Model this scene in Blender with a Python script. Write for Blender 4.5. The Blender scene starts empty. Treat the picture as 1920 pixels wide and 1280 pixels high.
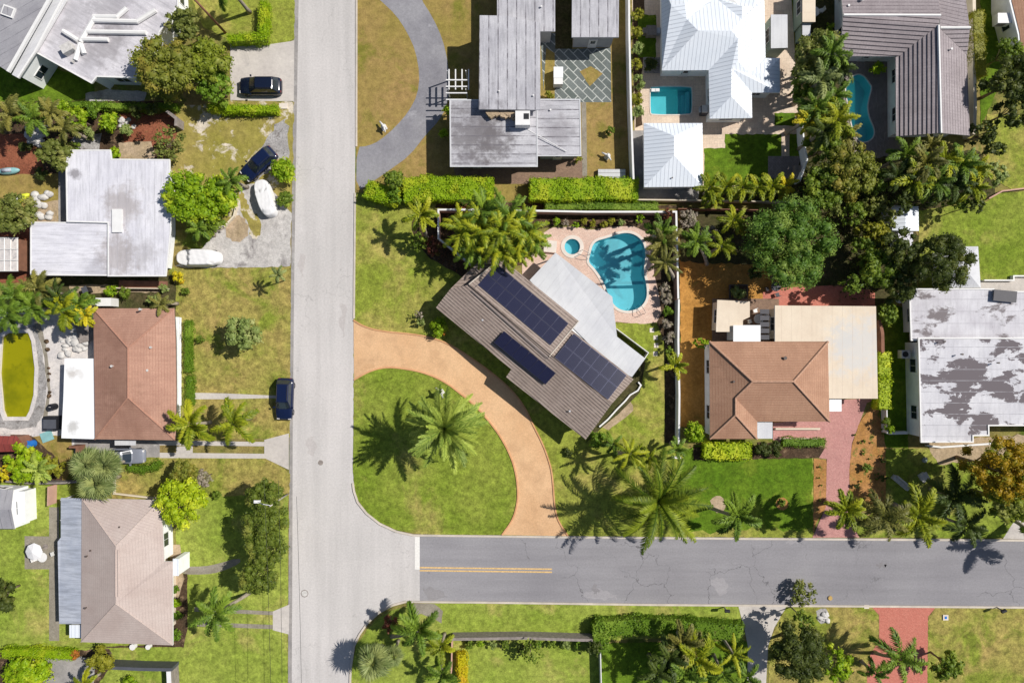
import bpy, math, random
import numpy as np
from mathutils import Vector, Matrix
from mathutils.geometry import tessellate_polygon

# ------------------------------------------------------------------ camera, sky, sun
S = 0.06            # metres of ground per photograph pixel straight below the drone
H = 77.0            # height of the drone
SC = bpy.context.scene
cam = bpy.data.cameras.new('camera'); camo = bpy.data.objects.new('camera', cam)
SC.collection.objects.link(camo); camo.location = (0, 0, H); camo.rotation_euler = (0, 0, 0)
cam.sensor_width = 36.0; cam.lens = 36.0 * H / (1920 * S); cam.clip_end = 3000
SC.camera = camo
SV = Vector((0.84, 0.30, 1.0))     # towards the sun
EL = math.atan2(SV.z, math.hypot(SV.x, SV.y)); AZ = math.atan2(SV.x, SV.y)
W = bpy.data.worlds.new('World'); SC.world = W; W.use_nodes = True
nt = W.node_tree; sky = nt.nodes.new('ShaderNodeTexSky'); sky.sky_type = 'NISHITA'
sky.sun_disc = False; sky.sun_elevation = EL; sky.sun_rotation = AZ
bg = nt.nodes['Background']; bg.inputs[1].default_value = 0.07
nt.links.new(sky.outputs[0], bg.inputs[0])
sun = bpy.data.lights.new('sun', 'SUN'); sun.energy = 4.9; sun.angle = math.radians(0.5); sun.color = (1, .965, .90)
suno = bpy.data.objects.new('sun', sun); SC.collection.objects.link(suno)
suno.rotation_euler = SV.to_track_quat('Z', 'Y').to_euler(); suno.location = (60, 20, 70)
SC.view_settings.view_transform = 'Standard'; SC.view_settings.look = 'None'
SC.view_settings.exposure = 0.0; SC.view_settings.gamma = 1

# ------------------------------------------------------------------ basic helpers
def G(px, py, z=0.0):
    k = S * (H - z) / H
    return Vector(((px - 960) * k, (640 - py) * k, z))
def lin(v):
    v /= 255.0
    return v / 12.92 if v <= .04045 else ((v + .055) / 1.055) ** 2.4
def P(r, g, b, e=1.15):
    return tuple(min(.86, lin(c) / e) for c in (r, g, b)) + (1,)
def link(o, parent=None):
    SC.collection.objects.link(o)
    if parent: o.parent = parent
    return o
def tag(o, label=None, cat=None, group=None, kind=None):
    if label: o['label'] = label
    if cat: o['category'] = cat
    if group: o['group'] = group
    if kind: o['kind'] = kind
    return o
def empty(name, loc, rz=0, label=None, cat=None, group=None):
    o = bpy.data.objects.new(name, None); o.location = loc; o.rotation_euler[2] = rz
    o.empty_display_size = .3
    link(o); return tag(o, label, cat, group)

class B:
    """collects faces; build() links them as one mesh"""
    def __init__(s): s.v = []; s.f = []; s.uv = []; s.m = []
    def face(s, pts, m=0, uv=None, axis=None):
        pts = [Vector(p) for p in pts]; n0 = len(s.v)
        s.v += [tuple(p) for p in pts]; s.f.append(tuple(range(n0, n0 + len(pts))))
        if uv is None:
            n = Vector((0, 0, 0))
            for i in range(len(pts)):
                a, b = pts[i], pts[(i + 1) % len(pts)]
                n += Vector(((a.y - b.y) * (a.z + b.z), (a.z - b.z) * (a.x + b.x), (a.x - b.x) * (a.y + b.y)))
            n = n.normalized() if n.length > 1e-9 else Vector((0, 0, 1))
            if axis is not None: h = Vector(axis).normalized()
            else:
                h = Vector((0, 0, 1)).cross(n)
                h = h.normalized() if h.length > .04 else Vector((1, 0, 0))
            w = n.cross(h)
            uv = [(p.dot(h), p.dot(w)) for p in pts]
        s.uv += uv; s.m.append(m)
    def box(s, c, d, rz=0, m=0, rot=None):
        c = Vector(c); R = rot if rot is not None else Matrix.Rotation(rz, 3, 'Z')
        h = Vector(d) / 2
        q = [c + R @ Vector((sx * h.x, sy * h.y, sz * h.z)) for sz in (-1, 1) for sy in (-1, 1) for sx in (-1, 1)]
        for f in ((0, 2, 3, 1), (4, 5, 7, 6), (0, 1, 5, 4), (2, 6, 7, 3), (0, 4, 6, 2), (1, 3, 7, 5)):
            s.face([q[i] for i in f], m)
    def tube(s, pts, rad, n=8, m=0, cap=True):
        pts = [Vector(p) for p in pts]; rings = []
        if not hasattr(rad, '__len__'): rad = [rad] * len(pts)
        for i, p in enumerate(pts):
            d = (pts[min(i + 1, len(pts) - 1)] - pts[max(i - 1, 0)]).normalized()
            a = d.cross(Vector((0, 0, 1)) if abs(d.z) < .9 else Vector((1, 0, 0))).normalized(); b = d.cross(a)
            rings.append([p + (a * math.cos(2 * math.pi * k / n) + b * math.sin(2 * math.pi * k / n)) * rad[i] for k in range(n)])
        for i in range(len(rings) - 1):
            for k in range(n):
                s.face([rings[i][k], rings[i][(k + 1) % n], rings[i + 1][(k + 1) % n], rings[i + 1][k]], m)
        if cap:
            s.face(rings[0][::-1], m); s.face(rings[-1], m)
    def prism(s, poly, z0, z1, m=0, mtop=None, bottom=True):
        """poly: list of xy, ccw"""
        if area(poly) < 0: poly = poly[::-1]
        n = len(poly)
        for i in range(n):
            a, b = poly[i], poly[(i + 1) % n]
            s.face([(a[0], a[1], z0), (b[0], b[1], z0), (b[0], b[1], z1), (a[0], a[1], z1)], m)
        tris = tessellate_polygon([[Vector((p[0], p[1], 0)) for p in poly]])
        for t in tris:
            q = [poly[i] for i in t]
            if area(q) < 0: q = q[::-1]
            s.face([(p[0], p[1], z1) for p in q], m if mtop is None else mtop)
            if bottom: s.face([(p[0], p[1], z0) for p in q[::-1]], m)
    def build(s, name, mats, parent=None, smooth=False, merge=False):
        me = bpy.data.meshes.new(name); me.from_pydata(s.v, [], s.f)
        u = me.uv_layers.new(name='UVMap')
        u.data.foreach_set('uv', np.array(s.uv, dtype=np.float32).ravel())
        if not isinstance(mats, (list, tuple)): mats = [mats]
        for m in mats: me.materials.append(m)
        me.polygons.foreach_set('material_index', s.m)
        if merge or smooth:
            import bmesh
            bm = bmesh.new(); bm.from_mesh(me)
            bmesh.ops.remove_doubles(bm, verts=bm.verts, dist=.0008)
            bm.to_mesh(me); bm.free()
        if smooth: me.polygons.foreach_set('use_smooth', [True] * len(me.polygons))
        me.update()
        return link(bpy.data.objects.new(name, me), parent)

def area(p):
    return .5 * sum(p[i][0] * p[(i + 1) % len(p)][1] - p[(i + 1) % len(p)][0] * p[i][1] for i in range(len(p)))
def offset(poly, d):
    """inset (d>0) a simple polygon of xy"""
    if area(poly) < 0: poly = poly[::-1]
    n = len(poly); out = []
    for i in range(n):
        a, b, c = (Vector(poly[j % n][:2]) for j in (i - 1, i, i + 1))
        e1 = (b - a).normalized(); e2 = (c - b).normalized()
        n1 = Vector((-e1.y, e1.x)); n2 = Vector((-e2.y, e2.x))
        k = n1 + n2
        if k.length < .1: out.append(tuple(b + n1 * d)); continue
        k = k / max(.35, k.dot(n1)); out.append(tuple(b + k * d))
    return out
def smooth_poly(pts, it=2, closed=True):
    """Chaikin corner cutting"""
    for _ in range(it):
        o = []; n = len(pts)
        rng = range(n if closed else n - 1)
        if not closed: o.append(pts[0])
        for i in rng:
            a, b = pts[i], pts[(i + 1) % n]
            o.append((a[0] * .75 + b[0] * .25, a[1] * .75 + b[1] * .25)); o.append((a[0] * .25 + b[0] * .75, a[1] * .25 + b[1] * .75))
        if not closed: o.append(pts[-1])
        pts = o
    return pts
def jag(pts, amp, step=.5, seed=0):
    r = random.Random(seed); o = []; n = len(pts)
    for i in range(n):
        a, b = Vector(pts[i][:2]), Vector(pts[(i + 1) % n][:2]); L = (b - a).length
        k = max(1, int(L / step)); nn = Vector((-(b - a).y, (b - a).x)).normalized() if L > 1e-6 else Vector((0, 0))
        for j in range(k):
            o.append(tuple(a + (b - a) * j / k + nn * r.uniform(-amp, amp)))
    return o
def arc(cx, cy, r, a0=0, a1=360, n=24):
    return [(cx + r * math.cos(math.radians(a0 + (a1 - a0) * i / n)), cy - r * math.sin(math.radians(a0 + (a1 - a0) * i / n))) for i in range(n + (0 if a1 - a0 >= 360 else 1))]

# ------------------------------------------------------------------ materials
class N:
    def __init__(s, name):
        s.m = bpy.data.materials.new(name); s.m.use_nodes = True; s.t = s.m.node_tree
        s.b = s.t.nodes['Principled BSDF']
    def n(s, t, **k):
        x = s.t.nodes.new(t)
        for a, b in k.items(): setattr(x, a, b)
        return x
    def set(s, sock, v):
        if isinstance(v, bpy.types.NodeSocket): s.t.links.new(v, sock)
        elif v is not None: sock.default_value = v
    def math(s, op, a, b=None, c=None):
        x = s.n('ShaderNodeMath', operation=op)
        s.set(x.inputs[0], a)
        if b is not None: s.set(x.inputs[1], b)
        if c is not None: s.set(x.inputs[2], c)
        return x.outputs[0]
    def mix(s, f, a, b, mode='MIX'):
        x = s.n('ShaderNodeMix', data_type='RGBA', blend_type=mode)
        s.set(x.inputs[0], f); s.set(x.inputs[6], a); s.set(x.inputs[7], b)
        return x.outputs[2]
    def pos(s): return s.n('ShaderNodeNewGeometry').outputs['Position']
    def uv(s): return s.n('ShaderNodeTexCoord').outputs['UV']
    def obj(s): return s.n('ShaderNodeTexCoord').outputs['Object']
    def scale(s, vec, sc, rot=0):
        x = s.n('ShaderNodeMapping'); s.set(x.inputs[0], vec); x.inputs[3].default_value = sc; x.inputs[2].default_value = (0, 0, rot)
        return x.outputs[0]
    def noise(s, vec, sc, det=3, rough=.55, dist=0):
        x = s.n('ShaderNodeTexNoise'); s.set(x.inputs['Vector'], vec)
        x.inputs['Scale'].default_value = sc; x.inputs['Detail'].default_value = det
        x.inputs['Roughness'].default_value = rough; x.inputs['Distortion'].default_value = dist
        return x.outputs[0]
    def step(s, v, lo, hi, a=0, b=1):
        x = s.n('ShaderNodeMapRange'); x.clamp = True; s.set(x.inputs[0], v)
        for i, q in enumerate((lo, hi, a, b)): x.inputs[i + 1].default_value = q
        return x.outputs[0]
    def line(s, v, pitch, w, off=0.0):
        """1 on thin lines every `pitch` metres"""
        f = s.math('FRACT', s.math('ADD', s.math('DIVIDE', v, pitch), off + 1000))
        return s.step(s.math('ABSOLUTE', s.math('SUBTRACT', f, .5)), w / pitch / 2, w / pitch / 2 * .6)
    def bump(s, h, st=.5, d=.05):
        x = s.n('ShaderNodeBump'); s.set(x.inputs['Height'], h); x.inputs['Strength'].default_value = st; x.inputs['Distance'].default_value = d
        s.t.links.new(x.outputs[0], s.b.inputs['Normal'])
    def done(s, col, rough=.85, spec=.3):
        s.set(s.b.inputs['Base Color'], col); s.set(s.b.inputs['Roughness'], rough)
        s.b.inputs['Specular IOR Level'].default_value = spec
        return s.m

def ground_mat(name, c1, c2, c3=None, sc=.12, th=(.5, .62), fine=3.0, fv=.35, sc3=.3, grain=7, rough=.95, bump=.6, bd=.04, stripe=None):
    """two tones in broad clouds, optional third tone in patches, fine grain"""
    q = N(name); p = q.pos()
    c = q.mix(q.step(q.noise(p, sc, 4, .6), .36, .64), c1, c2)
    if c3:
        c = q.mix(q.step(q.noise(q.scale(p, (1, 1, 1)), sc3, 6, .65, .4), th[0], th[1]), c, c3)
    if stripe:
        w = q.n('ShaderNodeTexWave'); q.set(w.inputs[0], q.scale(p, (1, 1, 1), stripe[1])); w.inputs['Scale'].default_value = stripe[0]
        w.inputs['Distortion'].default_value = 2.5; w.inputs['Detail'].default_value = 2
        c = q.mix(q.step(w.outputs['Fac'], 0, 1, 0, stripe[2]), c, (.02, .03, .004, 1))
    f = q.step(q.noise(p, fine, 5, .7), .3, .7, 1 - fv, 1 + fv)
    g = q.step(q.noise(p, grain, 3, .7), .3, .7, 1 - fv * .7, 1 + fv * .7)
    md = q.step(q.noise(p, .75, 4, .7, .6), .32, .68, 1 - fv * .42, 1 + fv * .36)
    c = q.mix(1.0, c, q.math('MULTIPLY', md, q.math('MULTIPLY', f, g)), 'MULTIPLY')
    if bump: q.bump(q.noise(p, grain, 4, .7), bump, bd)
    return q.done(c, rough, .15)

def plain(name, col, rough=.6, metal=0, var=.12, sc=1.5, spec=.4):
    q = N(name); p = q.obj()
    f = q.step(q.noise(p, sc, 4), .3, .7, 1 - var, 1 + var)
    q.b.inputs['Metallic'].default_value = metal
    return q.done(q.mix(1.0, col, f, 'MULTIPLY'), rough, spec)

def leaf_mat(name, ca, cb, cc=None, trans=.3, rough=.5):
    q = N(name)
    k = 1.15 if name.startswith('frond') else 1.5
    ca, cb, cc = [x and (min(.85, x[0] * k * (1.18 if x[0] < x[1] * .93 else 1)), min(.85, x[1] * k), min(.85, x[2] * k), 1) for x in (ca, cb, cc)]
    cb = tuple(v * .75 for v in cb[:3]) + (1,)
    if name.startswith('frond'): trans = .18
    a = q.n('ShaderNodeAttribute', attribute_name='var').outputs['Fac']
    c = q.mix(a, ca, cb)
    if name.startswith('frond'):
        r = q.n('ShaderNodeObjectInfo').outputs['Random']
        c = q.mix(q.step(r, .5, 1, 0, .6), c, tuple(min(.85, v) for v in (ca[0] * 1.4, ca[1] * 1.28, ca[2] * 1.1)) + (1,))
        c = q.mix(q.step(r, .35, 0, 0, .5), c, tuple(v * .55 for v in cb[:3]) + (1,))
    if cc:
        n = q.noise(q.obj(), .45, 3, .6)
        c = q.mix(q.step(n, .5, .6), c, cc)
        if 'hedge' in name: c = q.mix(q.step(q.noise(q.obj(), .8, 5, .7), .62, .7, 0, .75), c, (.16, .12, .05, 1))
    q.done(c, rough, .22)
    t = q.n('ShaderNodeBsdfTranslucent'); q.set(t.inputs[0], q.mix(.35, c, (.35, .45, .02, 1)))
    m = q.n('ShaderNodeMixShader'); m.inputs[0].default_value = trans
    out = q.t.nodes['Material Output']
    q.t.links.new(q.b.outputs[0], m.inputs[1]); q.t.links.new(t.outputs[0], m.inputs[2]); q.t.links.new(m.outputs[0], out.inputs[0])
    return q.m

def roof_mat(name, c1, c2, seam=None, seamc=(.1, .1, .1, 1), row=None, rowc=None, stain=None, streak=.2, rough=.8, bumpseam=0, spec=.25, fv=.12, metal=0, patch=None):
    """UV is in metres: u along the eave, v up the slope. seam=(pitch,width) lines of constant u, row=(pitch,width) lines of constant v"""
    q = N(name); uv = q.uv(); x = q.n('ShaderNodeSeparateXYZ'); q.set(x.inputs[0], uv); u, v = x.outputs[0], x.outputs[1]
    p = q.pos()
    c = q.mix(q.step(q.noise(p, .35, 5, .6), .35, .65), c1, c2)
    if streak:
        s1 = q.noise(q.scale(uv, (3.0, .35, 1)), 1.0, 5, .65)
        c = q.mix(q.step(s1, .45, .75, 0, streak), c, tuple(k * .35 for k in c2[:3]) + (1,))
    f = q.step(q.noise(p, 9, 4, .7), .3, .7, 1 - fv, 1 + fv)
    c = q.mix(1.0, c, f, 'MULTIPLY')
    if patch:   # (colour, scale, lo, hi)
        c = q.mix(q.step(q.noise(q.scale(p, (.75, 1.35, 1)), patch[1], 8, .66, .25), patch[2], patch[3]), c, patch[0])
    if stain:   # list of (px,py,radius m,strength,colour,z)
        for (sx, sy, r, st, sc_, z) in stain:
            g = G(sx, sy, z); d = q.n('ShaderNodeVectorMath', operation='DISTANCE'); q.set(d.inputs[0], p); d.inputs[1].default_value = g
            w = q.math('ADD', q.math('DIVIDE', d.outputs['Value'], r), q.step(q.noise(p, 1.0, 6, .65), .3, .7, -.45, .45))
            c = q.mix(q.step(w, .95, .35, 0, st), c, sc_)
    h = None
    if row:
        l = q.line(v, row[0], row[1], row[2] if len(row) > 2 else 0)
        brk = q.step(q.noise(p, 2.2, 3), .3, .55, .25, 1)
        c = q.mix(q.math('MULTIPLY', l, brk), c, rowc or seamc)
    if seam:
        l = q.line(u, seam[0], seam[1])
        brk = q.step(q.noise(p, 1.1, 4, .6), .35, .6, .2, 1)
        c = q.mix(q.math('MULTIPLY', l, brk) if not bumpseam else l, c, seamc)
        if bumpseam: q.bump(l, 1.0, bumpseam)
    q.b.inputs['Metallic'].default_value = metal
    return q.done(c, rough, spec)

M = {}
g = ground_mat
M['ground'] = g('scrub_ground', P(132, 132, 66), P(150, 130, 82), P(96, 112, 40), fine=1.2)
M['lawn'] = g('lawn_green', P(150, 152, 68), P(131, 144, 51), P(172, 158, 88), sc=.10, sc3=.16, th=(.5, .68), fine=1.6, fv=.42)
M['lawn_island'] = g('lawn_corner', P(138, 148, 60), P(118, 137, 43), P(168, 154, 88), sc=.16, sc3=.12, th=(.52, .68), fine=1.6, fv=.42)
M['lawn_deep'] = g('lawn_deep_green', P(104, 128, 34), P(84, 114, 24), P(132, 142, 48), sc=.12, sc3=.2, th=(.55, .7), fine=1.8, fv=.40)
M['lawn_light'] = g('lawn_light', P(152, 162, 72), P(130, 148, 54), P(172, 162, 92), sc=.13, sc3=.2, th=(.54, .7), fine=1.6, fv=.40)
M['lawn_mixed'] = g('lawn_mixed', P(146, 146, 68), P(166, 146, 86), P(128, 138, 52), sc=.14, sc3=.22, th=(.5, .62), fine=1.5, fv=.44)
M['dry'] = g('dry_grass', P(150, 134, 70), P(164, 136, 86), P(128, 124, 52), sc=.13, sc3=.26, th=(.52, .66), fine=1.6, fv=.24)
M['dry_patchy'] = g('dry_grass_sandy', P(164, 148, 86), P(148, 140, 66), P(212, 200, 182), sc=.2, sc3=.42, th=(.545, .60), fine=1.5, fv=.24)
M['brown'] = g('bare_brown', P(168, 126, 72), P(146, 104, 56), P(140, 128, 60), sc=.3, sc3=.5, th=(.62, .7), fine=2.5, fv=.25)
M['orange'] = g('pine_straw', P(190, 140, 74), P(168, 120, 58), P(146, 126, 60), sc=.25, sc3=.35, th=(.6, .72), fine=2.5, fv=.25)
M['mulch'] = g('dark_mulch', P(92, 72, 56), P(70, 58, 44), P(122, 100, 78), sc=.5, sc3=1.2, th=(.56, .62), fine=4, fv=.5)
M['mulch_red'] = g('red_mulch', P(152, 94, 70), P(134, 80, 60), P(122, 96, 62), sc=.4, sc3=1.2, th=(.6, .66), fine=5, fv=.35)
M['mulch_dotted'] = g('orange_mulch', P(186, 136, 88), P(170, 124, 70), P(128, 122, 60), sc=.5, sc3=1.4, th=(.58, .64), fine=4, fv=.3)
M['gravel'] = g('grey_gravel', P(176, 172, 170), P(150, 146, 144), P(118, 112, 108), sc=.4, sc3=1.0, th=(.56, .66), fine=4, fv=.3)
M['gravel_lot'] = g('worn_gravel', P(206, 201, 196), P(182, 176, 172), P(146, 140, 138), sc=.22, sc3=.42, th=(.54, .68), fine=2.5, fv=.22)
M['sand'] = g('sandy_patch', P(186, 164, 138), P(170, 150, 120), sc=.5, fine=3, fv=.25)
M['tan_drive'] = g('tan_aggregate_drive', P(228, 187, 145), P(217, 174, 132), P(200, 160, 122), sc=.2, sc3=.28, th=(.5, .72), fine=6, fv=.12, grain=9, bump=.2)
M['tan_worn'] = g('tan_worn', P(216, 174, 132), P(206, 164, 124), sc=1, fine=6, fv=.1)
M['kerb_tan'] = g('tan_kerb', P(222, 170, 124), P(206, 152, 110), sc=1, fine=4, fv=.1, bump=.1)
M['kerb'] = g('kerb_concrete', P(216, 204, 190), P(196, 186, 174), sc=.5, fine=4, fv=.1, bump=.1)
M['concrete'] = g('concrete_slab', P(210, 202, 194), P(194, 186, 180), P(166, 160, 156), sc=.3, sc3=.35, th=(.58, .8), fine=3, fv=.08, bump=.15)
M['concrete_dark'] = g('weathered_concrete', P(170, 164, 160), P(146, 142, 140), P(186, 182, 178), sc=.4, sc3=.5, th=(.58, .7), fine=3, fv=.12, bump=.15)
M['path_grey'] = g('grey_path', P(158, 150, 136), P(140, 132, 118), sc=.8, fine=5, fv=.15)
M['asphalt_drive'] = g('asphalt_drive', P(156, 154, 158), P(134, 132, 138), P(182, 180, 184), sc=.22, sc3=.25, th=(.6, .72), fine=3, fv=.12, bump=.2)
M['stone_white'] = g('pale_stone_terrace', P(222, 214, 208), P(204, 198, 196), P(180, 176, 176), sc=.5, sc3=.8, th=(.58, .66), fine=3, fv=.12)
M['earth_dark'] = g('dark_soil', P(84, 76, 52), P(70, 72, 38), P(98, 84, 60), sc=.5, sc3=.9, th=(.56, .66), fine=3, fv=.4)  # dark soil in brown and olive tones

def paver(name, c1, c2, joint, a=.4, b=.2, rot=0, ms=.012, mix=.35):
    q = N(name); p = q.scale(q.pos(), (1, 1, 1), rot)
    t = q.n('ShaderNodeTexBrick'); q.set(t.inputs['Vector'], p)
    t.inputs['Color1'].default_value = c1; t.inputs['Color2'].default_value = c2; t.inputs['Mortar'].default_value = joint
    t.inputs['Scale'].default_value = 1; t.inputs['Mortar Size'].default_value = ms; t.inputs['Brick Width'].default_value = a; t.inputs['Row Height'].default_value = b
    c = q.mix(q.step(q.noise(q.pos(), .5, 5), .4, .7, 0, mix), t.outputs[0], tuple(k * .6 for k in c2[:3]) + (1,))
    c = q.mix(1.0, c, q.step(q.noise(q.pos(), 6, 4, .7), .3, .7, .85, 1.15), 'MULTIPLY')
    return q.done(c, .85, .2)
M['deck_pink'] = paver('pink_pool_pavers', P(236, 208, 190), P(228, 194, 176), P(196, 164, 148), .3, .15, .3)
M['deck_beige'] = paver('beige_travertine', P(232, 212, 190), P(222, 198, 176), P(196, 176, 158), .6, .6)
M['deck_grey'] = paver('grey_brown_pavers', P(172, 158, 152), P(150, 138, 134), P(120, 110, 106), .3, .15, 1.57)
M['brick_red'] = paver('red_brick_drive', P(210, 158, 150), P(196, 142, 136), P(180, 128, 120), .22, .11, .78, mix=.3)
M['brick_red2'] = paver('red_clay_drive', P(208, 134, 116), P(198, 120, 104), P(184, 110, 96), .22, .11, .78, mix=.15)
M['slate'] = paver('slate_diamond_patio', P(122, 128, 126), P(100, 108, 104), P(196, 198, 192), 1.5, .75, .785, .05)
M['brick_walk'] = paver('brick_walk', P(160, 132, 112), P(140, 114, 98), P(120, 100, 84), .25, .12, 0)

def road_mat(name, c1, c2, crack, dark=.0, tracks=None):
    q = N(name); p = q.pos()
    c = q.mix(q.step(q.noise(p, .07, 5, .6), .35, .65), c1, c2)
    x = q.n('ShaderNodeSeparateXYZ'); q.set(x.inputs[0], p)
    sx, sy = (.5, .03) if tracks == 'y' else (.03, .5)
    s1 = q.noise(q.scale(p, (sx, sy, 1)), 1.6, 5, .6)
    c = q.mix(q.step(s1, .42, .72, 0, .42), c, tuple(k * .72 for k in c2[:3]) + (1,))
    c = q.mix(q.step(q.noise(p, .35, 6, .7), .6, .8, 0, .5), c, tuple(k * 1.12 for k in c1[:3]) + (1,))
    v = q.n('ShaderNodeTexVoronoi', feature='DISTANCE_TO_EDGE'); v.inputs['Scale'].default_value = .2
    dd = q.n('ShaderNodeVectorMath', operation='ADD'); q.set(dd.inputs[0], p)
    nz = q.n('ShaderNodeTexNoise'); nz.inputs['Scale'].default_value = .8; nz.inputs['Detail'].default_value = 5; q.set(nz.inputs['Vector'], p)
    sc2 = q.n('ShaderNodeVectorMath', operation='SCALE'); q.set(sc2.inputs[0], nz.outputs['Color']); sc2.inputs['Scale'].default_value = 2.2
    q.set(dd.inputs[1], sc2.outputs[0]); q.set(v.inputs['Vector'], dd.outputs[0])
    ck = q.math('MULTIPLY', q.step(v.outputs['Distance'], .008, .002), q.step(q.noise(p, .09, 3), .48, .6))
    c = q.mix(q.math('MULTIPLY', ck, crack), c, tuple(k * .3 for k in c2[:3]) + (1,))
    c = q.mix(q.step(q.noise(p, .9, 2, .5), .72, .78, 0, .35), c, tuple(k * .5 for k in c2[:3]) + (1,))
    c = q.mix(1.0, c, q.step(q.noise(p, 5, 5, .75), .3, .7, .87, 1.12), 'MULTIPLY')
    q.bump(q.noise(p, 25, 3, .7), .25, .01)
    return q.done(c, .9, .2)
M['road'] = road_mat('old_pale_asphalt', P(213, 207, 204), P(200, 195, 192), .3, tracks='y')
M['stain_light'] = road_mat('bleached_asphalt', P(172, 168, 170), P(156, 152, 156), .3, tracks='x')
M['stain_dark'] = road_mat('rusty_asphalt', P(152, 148, 150), P(138, 134, 136), .3, tracks='x')
M['stain_dark2'] = road_mat('patched_pale_asphalt', P(202, 195, 192), P(192, 185, 182), .3, tracks='y')
M['road2'] = road_mat('grey_asphalt', P(160, 157, 160), P(144, 141, 145), .8, tracks='x')
M['paint_white'] = plain('white_road_paint', P(238, 234, 228), .7, var=.1, sc=6)
M['paint_yellow'] = plain('yellow_road_paint', P(226, 186, 122), .7, var=.3, sc=6)

# roofs
M['r_white_metal'] = roof_mat('white_standing_seam', P(240, 244, 250), P(232, 238, 246), seam=(.42, .05), seamc=P(208, 214, 224), streak=0, rough=.45, bumpseam=.028, spec=.5, fv=.03)
M['r_brown'] = roof_mat('brown_shingle', P(190, 148, 128), P(172, 131, 113), row=(.28, .05), rowc=P(160, 116, 98), streak=.25, fv=.16, stain=[(225, 720, 3, .35, P(130, 96, 78), 4), (240, 790, 3.5, .3, P(128, 92, 76), 4), (215, 640, 2, .3, P(140, 100, 84), 4)])
M['r_brown_tile'] = roof_mat('terracotta_tile', P(188, 147, 121), P(170, 130, 106), row=(.3, .07), rowc=P(160, 118, 94), seam=(.3, .04), seamc=P(174, 130, 104), streak=.2, fv=.2)
M['r_pinkgrey'] = roof_mat('taupe_shingle', P(200, 184, 176), P(188, 170, 162), row=(.3, .04), rowc=P(170, 152, 146), streak=.12, fv=.12)
M['r_greybrown'] = roof_mat('weathered_tile', P(172, 156, 146), P(156, 140, 130), row=(.33, .1, .5), rowc=P(92, 78, 72), streak=.25, fv=.16, spec=.2)  # dark course lines paint the lap shadows into the tile colour
M['r_greytile'] = roof_mat('mauve_grey_tile', P(168, 158, 160), P(152, 142, 144), row=(.42, .09, .5), rowc=P(104, 94, 98), seam=(.32, .04), seamc=P(138, 128, 132), streak=.2, fv=.18, spec=.2)  # row lines are painted lap shadow, on top of the built steps
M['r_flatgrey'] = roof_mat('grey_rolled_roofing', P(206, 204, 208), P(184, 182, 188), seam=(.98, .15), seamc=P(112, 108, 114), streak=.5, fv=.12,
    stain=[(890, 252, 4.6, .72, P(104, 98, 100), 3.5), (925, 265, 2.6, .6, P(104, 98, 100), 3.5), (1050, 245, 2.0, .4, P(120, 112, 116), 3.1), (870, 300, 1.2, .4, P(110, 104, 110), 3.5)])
M['r_flatdark'] = roof_mat('grey_membrane', P(172, 170, 174), P(152, 150, 156), seam=(1.1, .06), seamc=P(108, 106, 112), streak=.2)
M['r_flatwhite'] = roof_mat('white_membrane', P(232, 230, 236), P(216, 214, 222), seam=(1.0, .04), seamc=P(170, 168, 176), streak=.4, fv=.07,
    stain=[(228, 385, 2.8, .55, P(150, 138, 132), 3.3), (218, 480, 3.0, .5, P(150, 136, 128), 3.3), (262, 480, 2.6, .45, P(160, 154, 154), 3.3), (141, 326, .8, .7, P(110, 104, 108), 3.3), (180, 505, 2.2, .35, P(150, 148, 156), 3), (232, 150, 1.5, .1, P(150, 148, 156), 3)])
M['r_dirtshade_white'] = roof_mat('dirty_shaded_white_membrane', P(224, 220, 224), P(198, 194, 200), streak=.5, fv=.12,
    stain=[(205, 15, 3.4, .5, P(150, 146, 150), 3.6), (195, 85, 3.0, .55, P(140, 134, 136), 3.6), (140, 20, 2.5, .4, P(160, 156, 160), 3.6), (220, 60, 2.5, .4, P(150, 146, 150), 3.6), (120, 70, 2.5, .4, P(160, 156, 160), 3.6), (160, 110, 2.2, .35, P(160, 156, 160), 3.6)])  # blotches mix roof grime with tree shade painted into the colour
M['r_worn'] = roof_mat('peeling_white_coating', P(222, 220, 224), P(202, 200, 206), row=(1.2, .07), rowc=P(172, 170, 176), streak=.25, fv=.08, patch=(P(112, 104, 108), .26, .515, .53))
M['r_worn2'] = roof_mat('peeling_white_coating_north', P(224, 222, 226), P(200, 196, 202), row=(1.3, .06), rowc=P(168, 164, 170), streak=.3, fv=.08, patch=(P(128, 120, 122), .34, .54, .60))
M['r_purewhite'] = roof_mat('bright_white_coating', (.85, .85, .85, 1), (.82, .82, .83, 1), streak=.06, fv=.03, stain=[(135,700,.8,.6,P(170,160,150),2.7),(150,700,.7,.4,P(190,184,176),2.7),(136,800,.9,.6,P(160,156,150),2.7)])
M['l_yg'] = leaf_mat('leaf_yellow_green', P(126, 144, 46), P(88, 112, 32), P(144, 146, 76))
M['r_beige'] = roof_mat('beige_membrane', P(236, 220, 198), P(226, 208, 186), seam=(1.1, .04), seamc=P(204, 184, 164), streak=.08, fv=.05,
    stain=[(1612, 650, 4.2, .75, P(214, 212, 210), 3), (1580, 632, 2.0, .5, P(210, 208, 206), 3)])
M['r_silver'] = roof_mat('silver_patio_roof', P(214, 214, 216), P(202, 202, 206), seam=(.9, .03), seamc=P(184, 182, 184), streak=.15, fv=.06, rough=.6)
M['r_bluemetal'] = roof_mat('streaked_aluminium', P(196, 200, 210), P(176, 182, 196), seam=(.45, .03), seamc=P(150, 156, 170), streak=.65, fv=.06, rough=.5)
M['r_red'] = roof_mat('red_shed_roof', P(150, 74, 66), P(136, 62, 58), seam=(.6, .08), seamc=P(96, 50, 50), streak=.2)
M['white'] = plain('white_paint', P(236, 234, 232), .6, var=.05)
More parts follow.
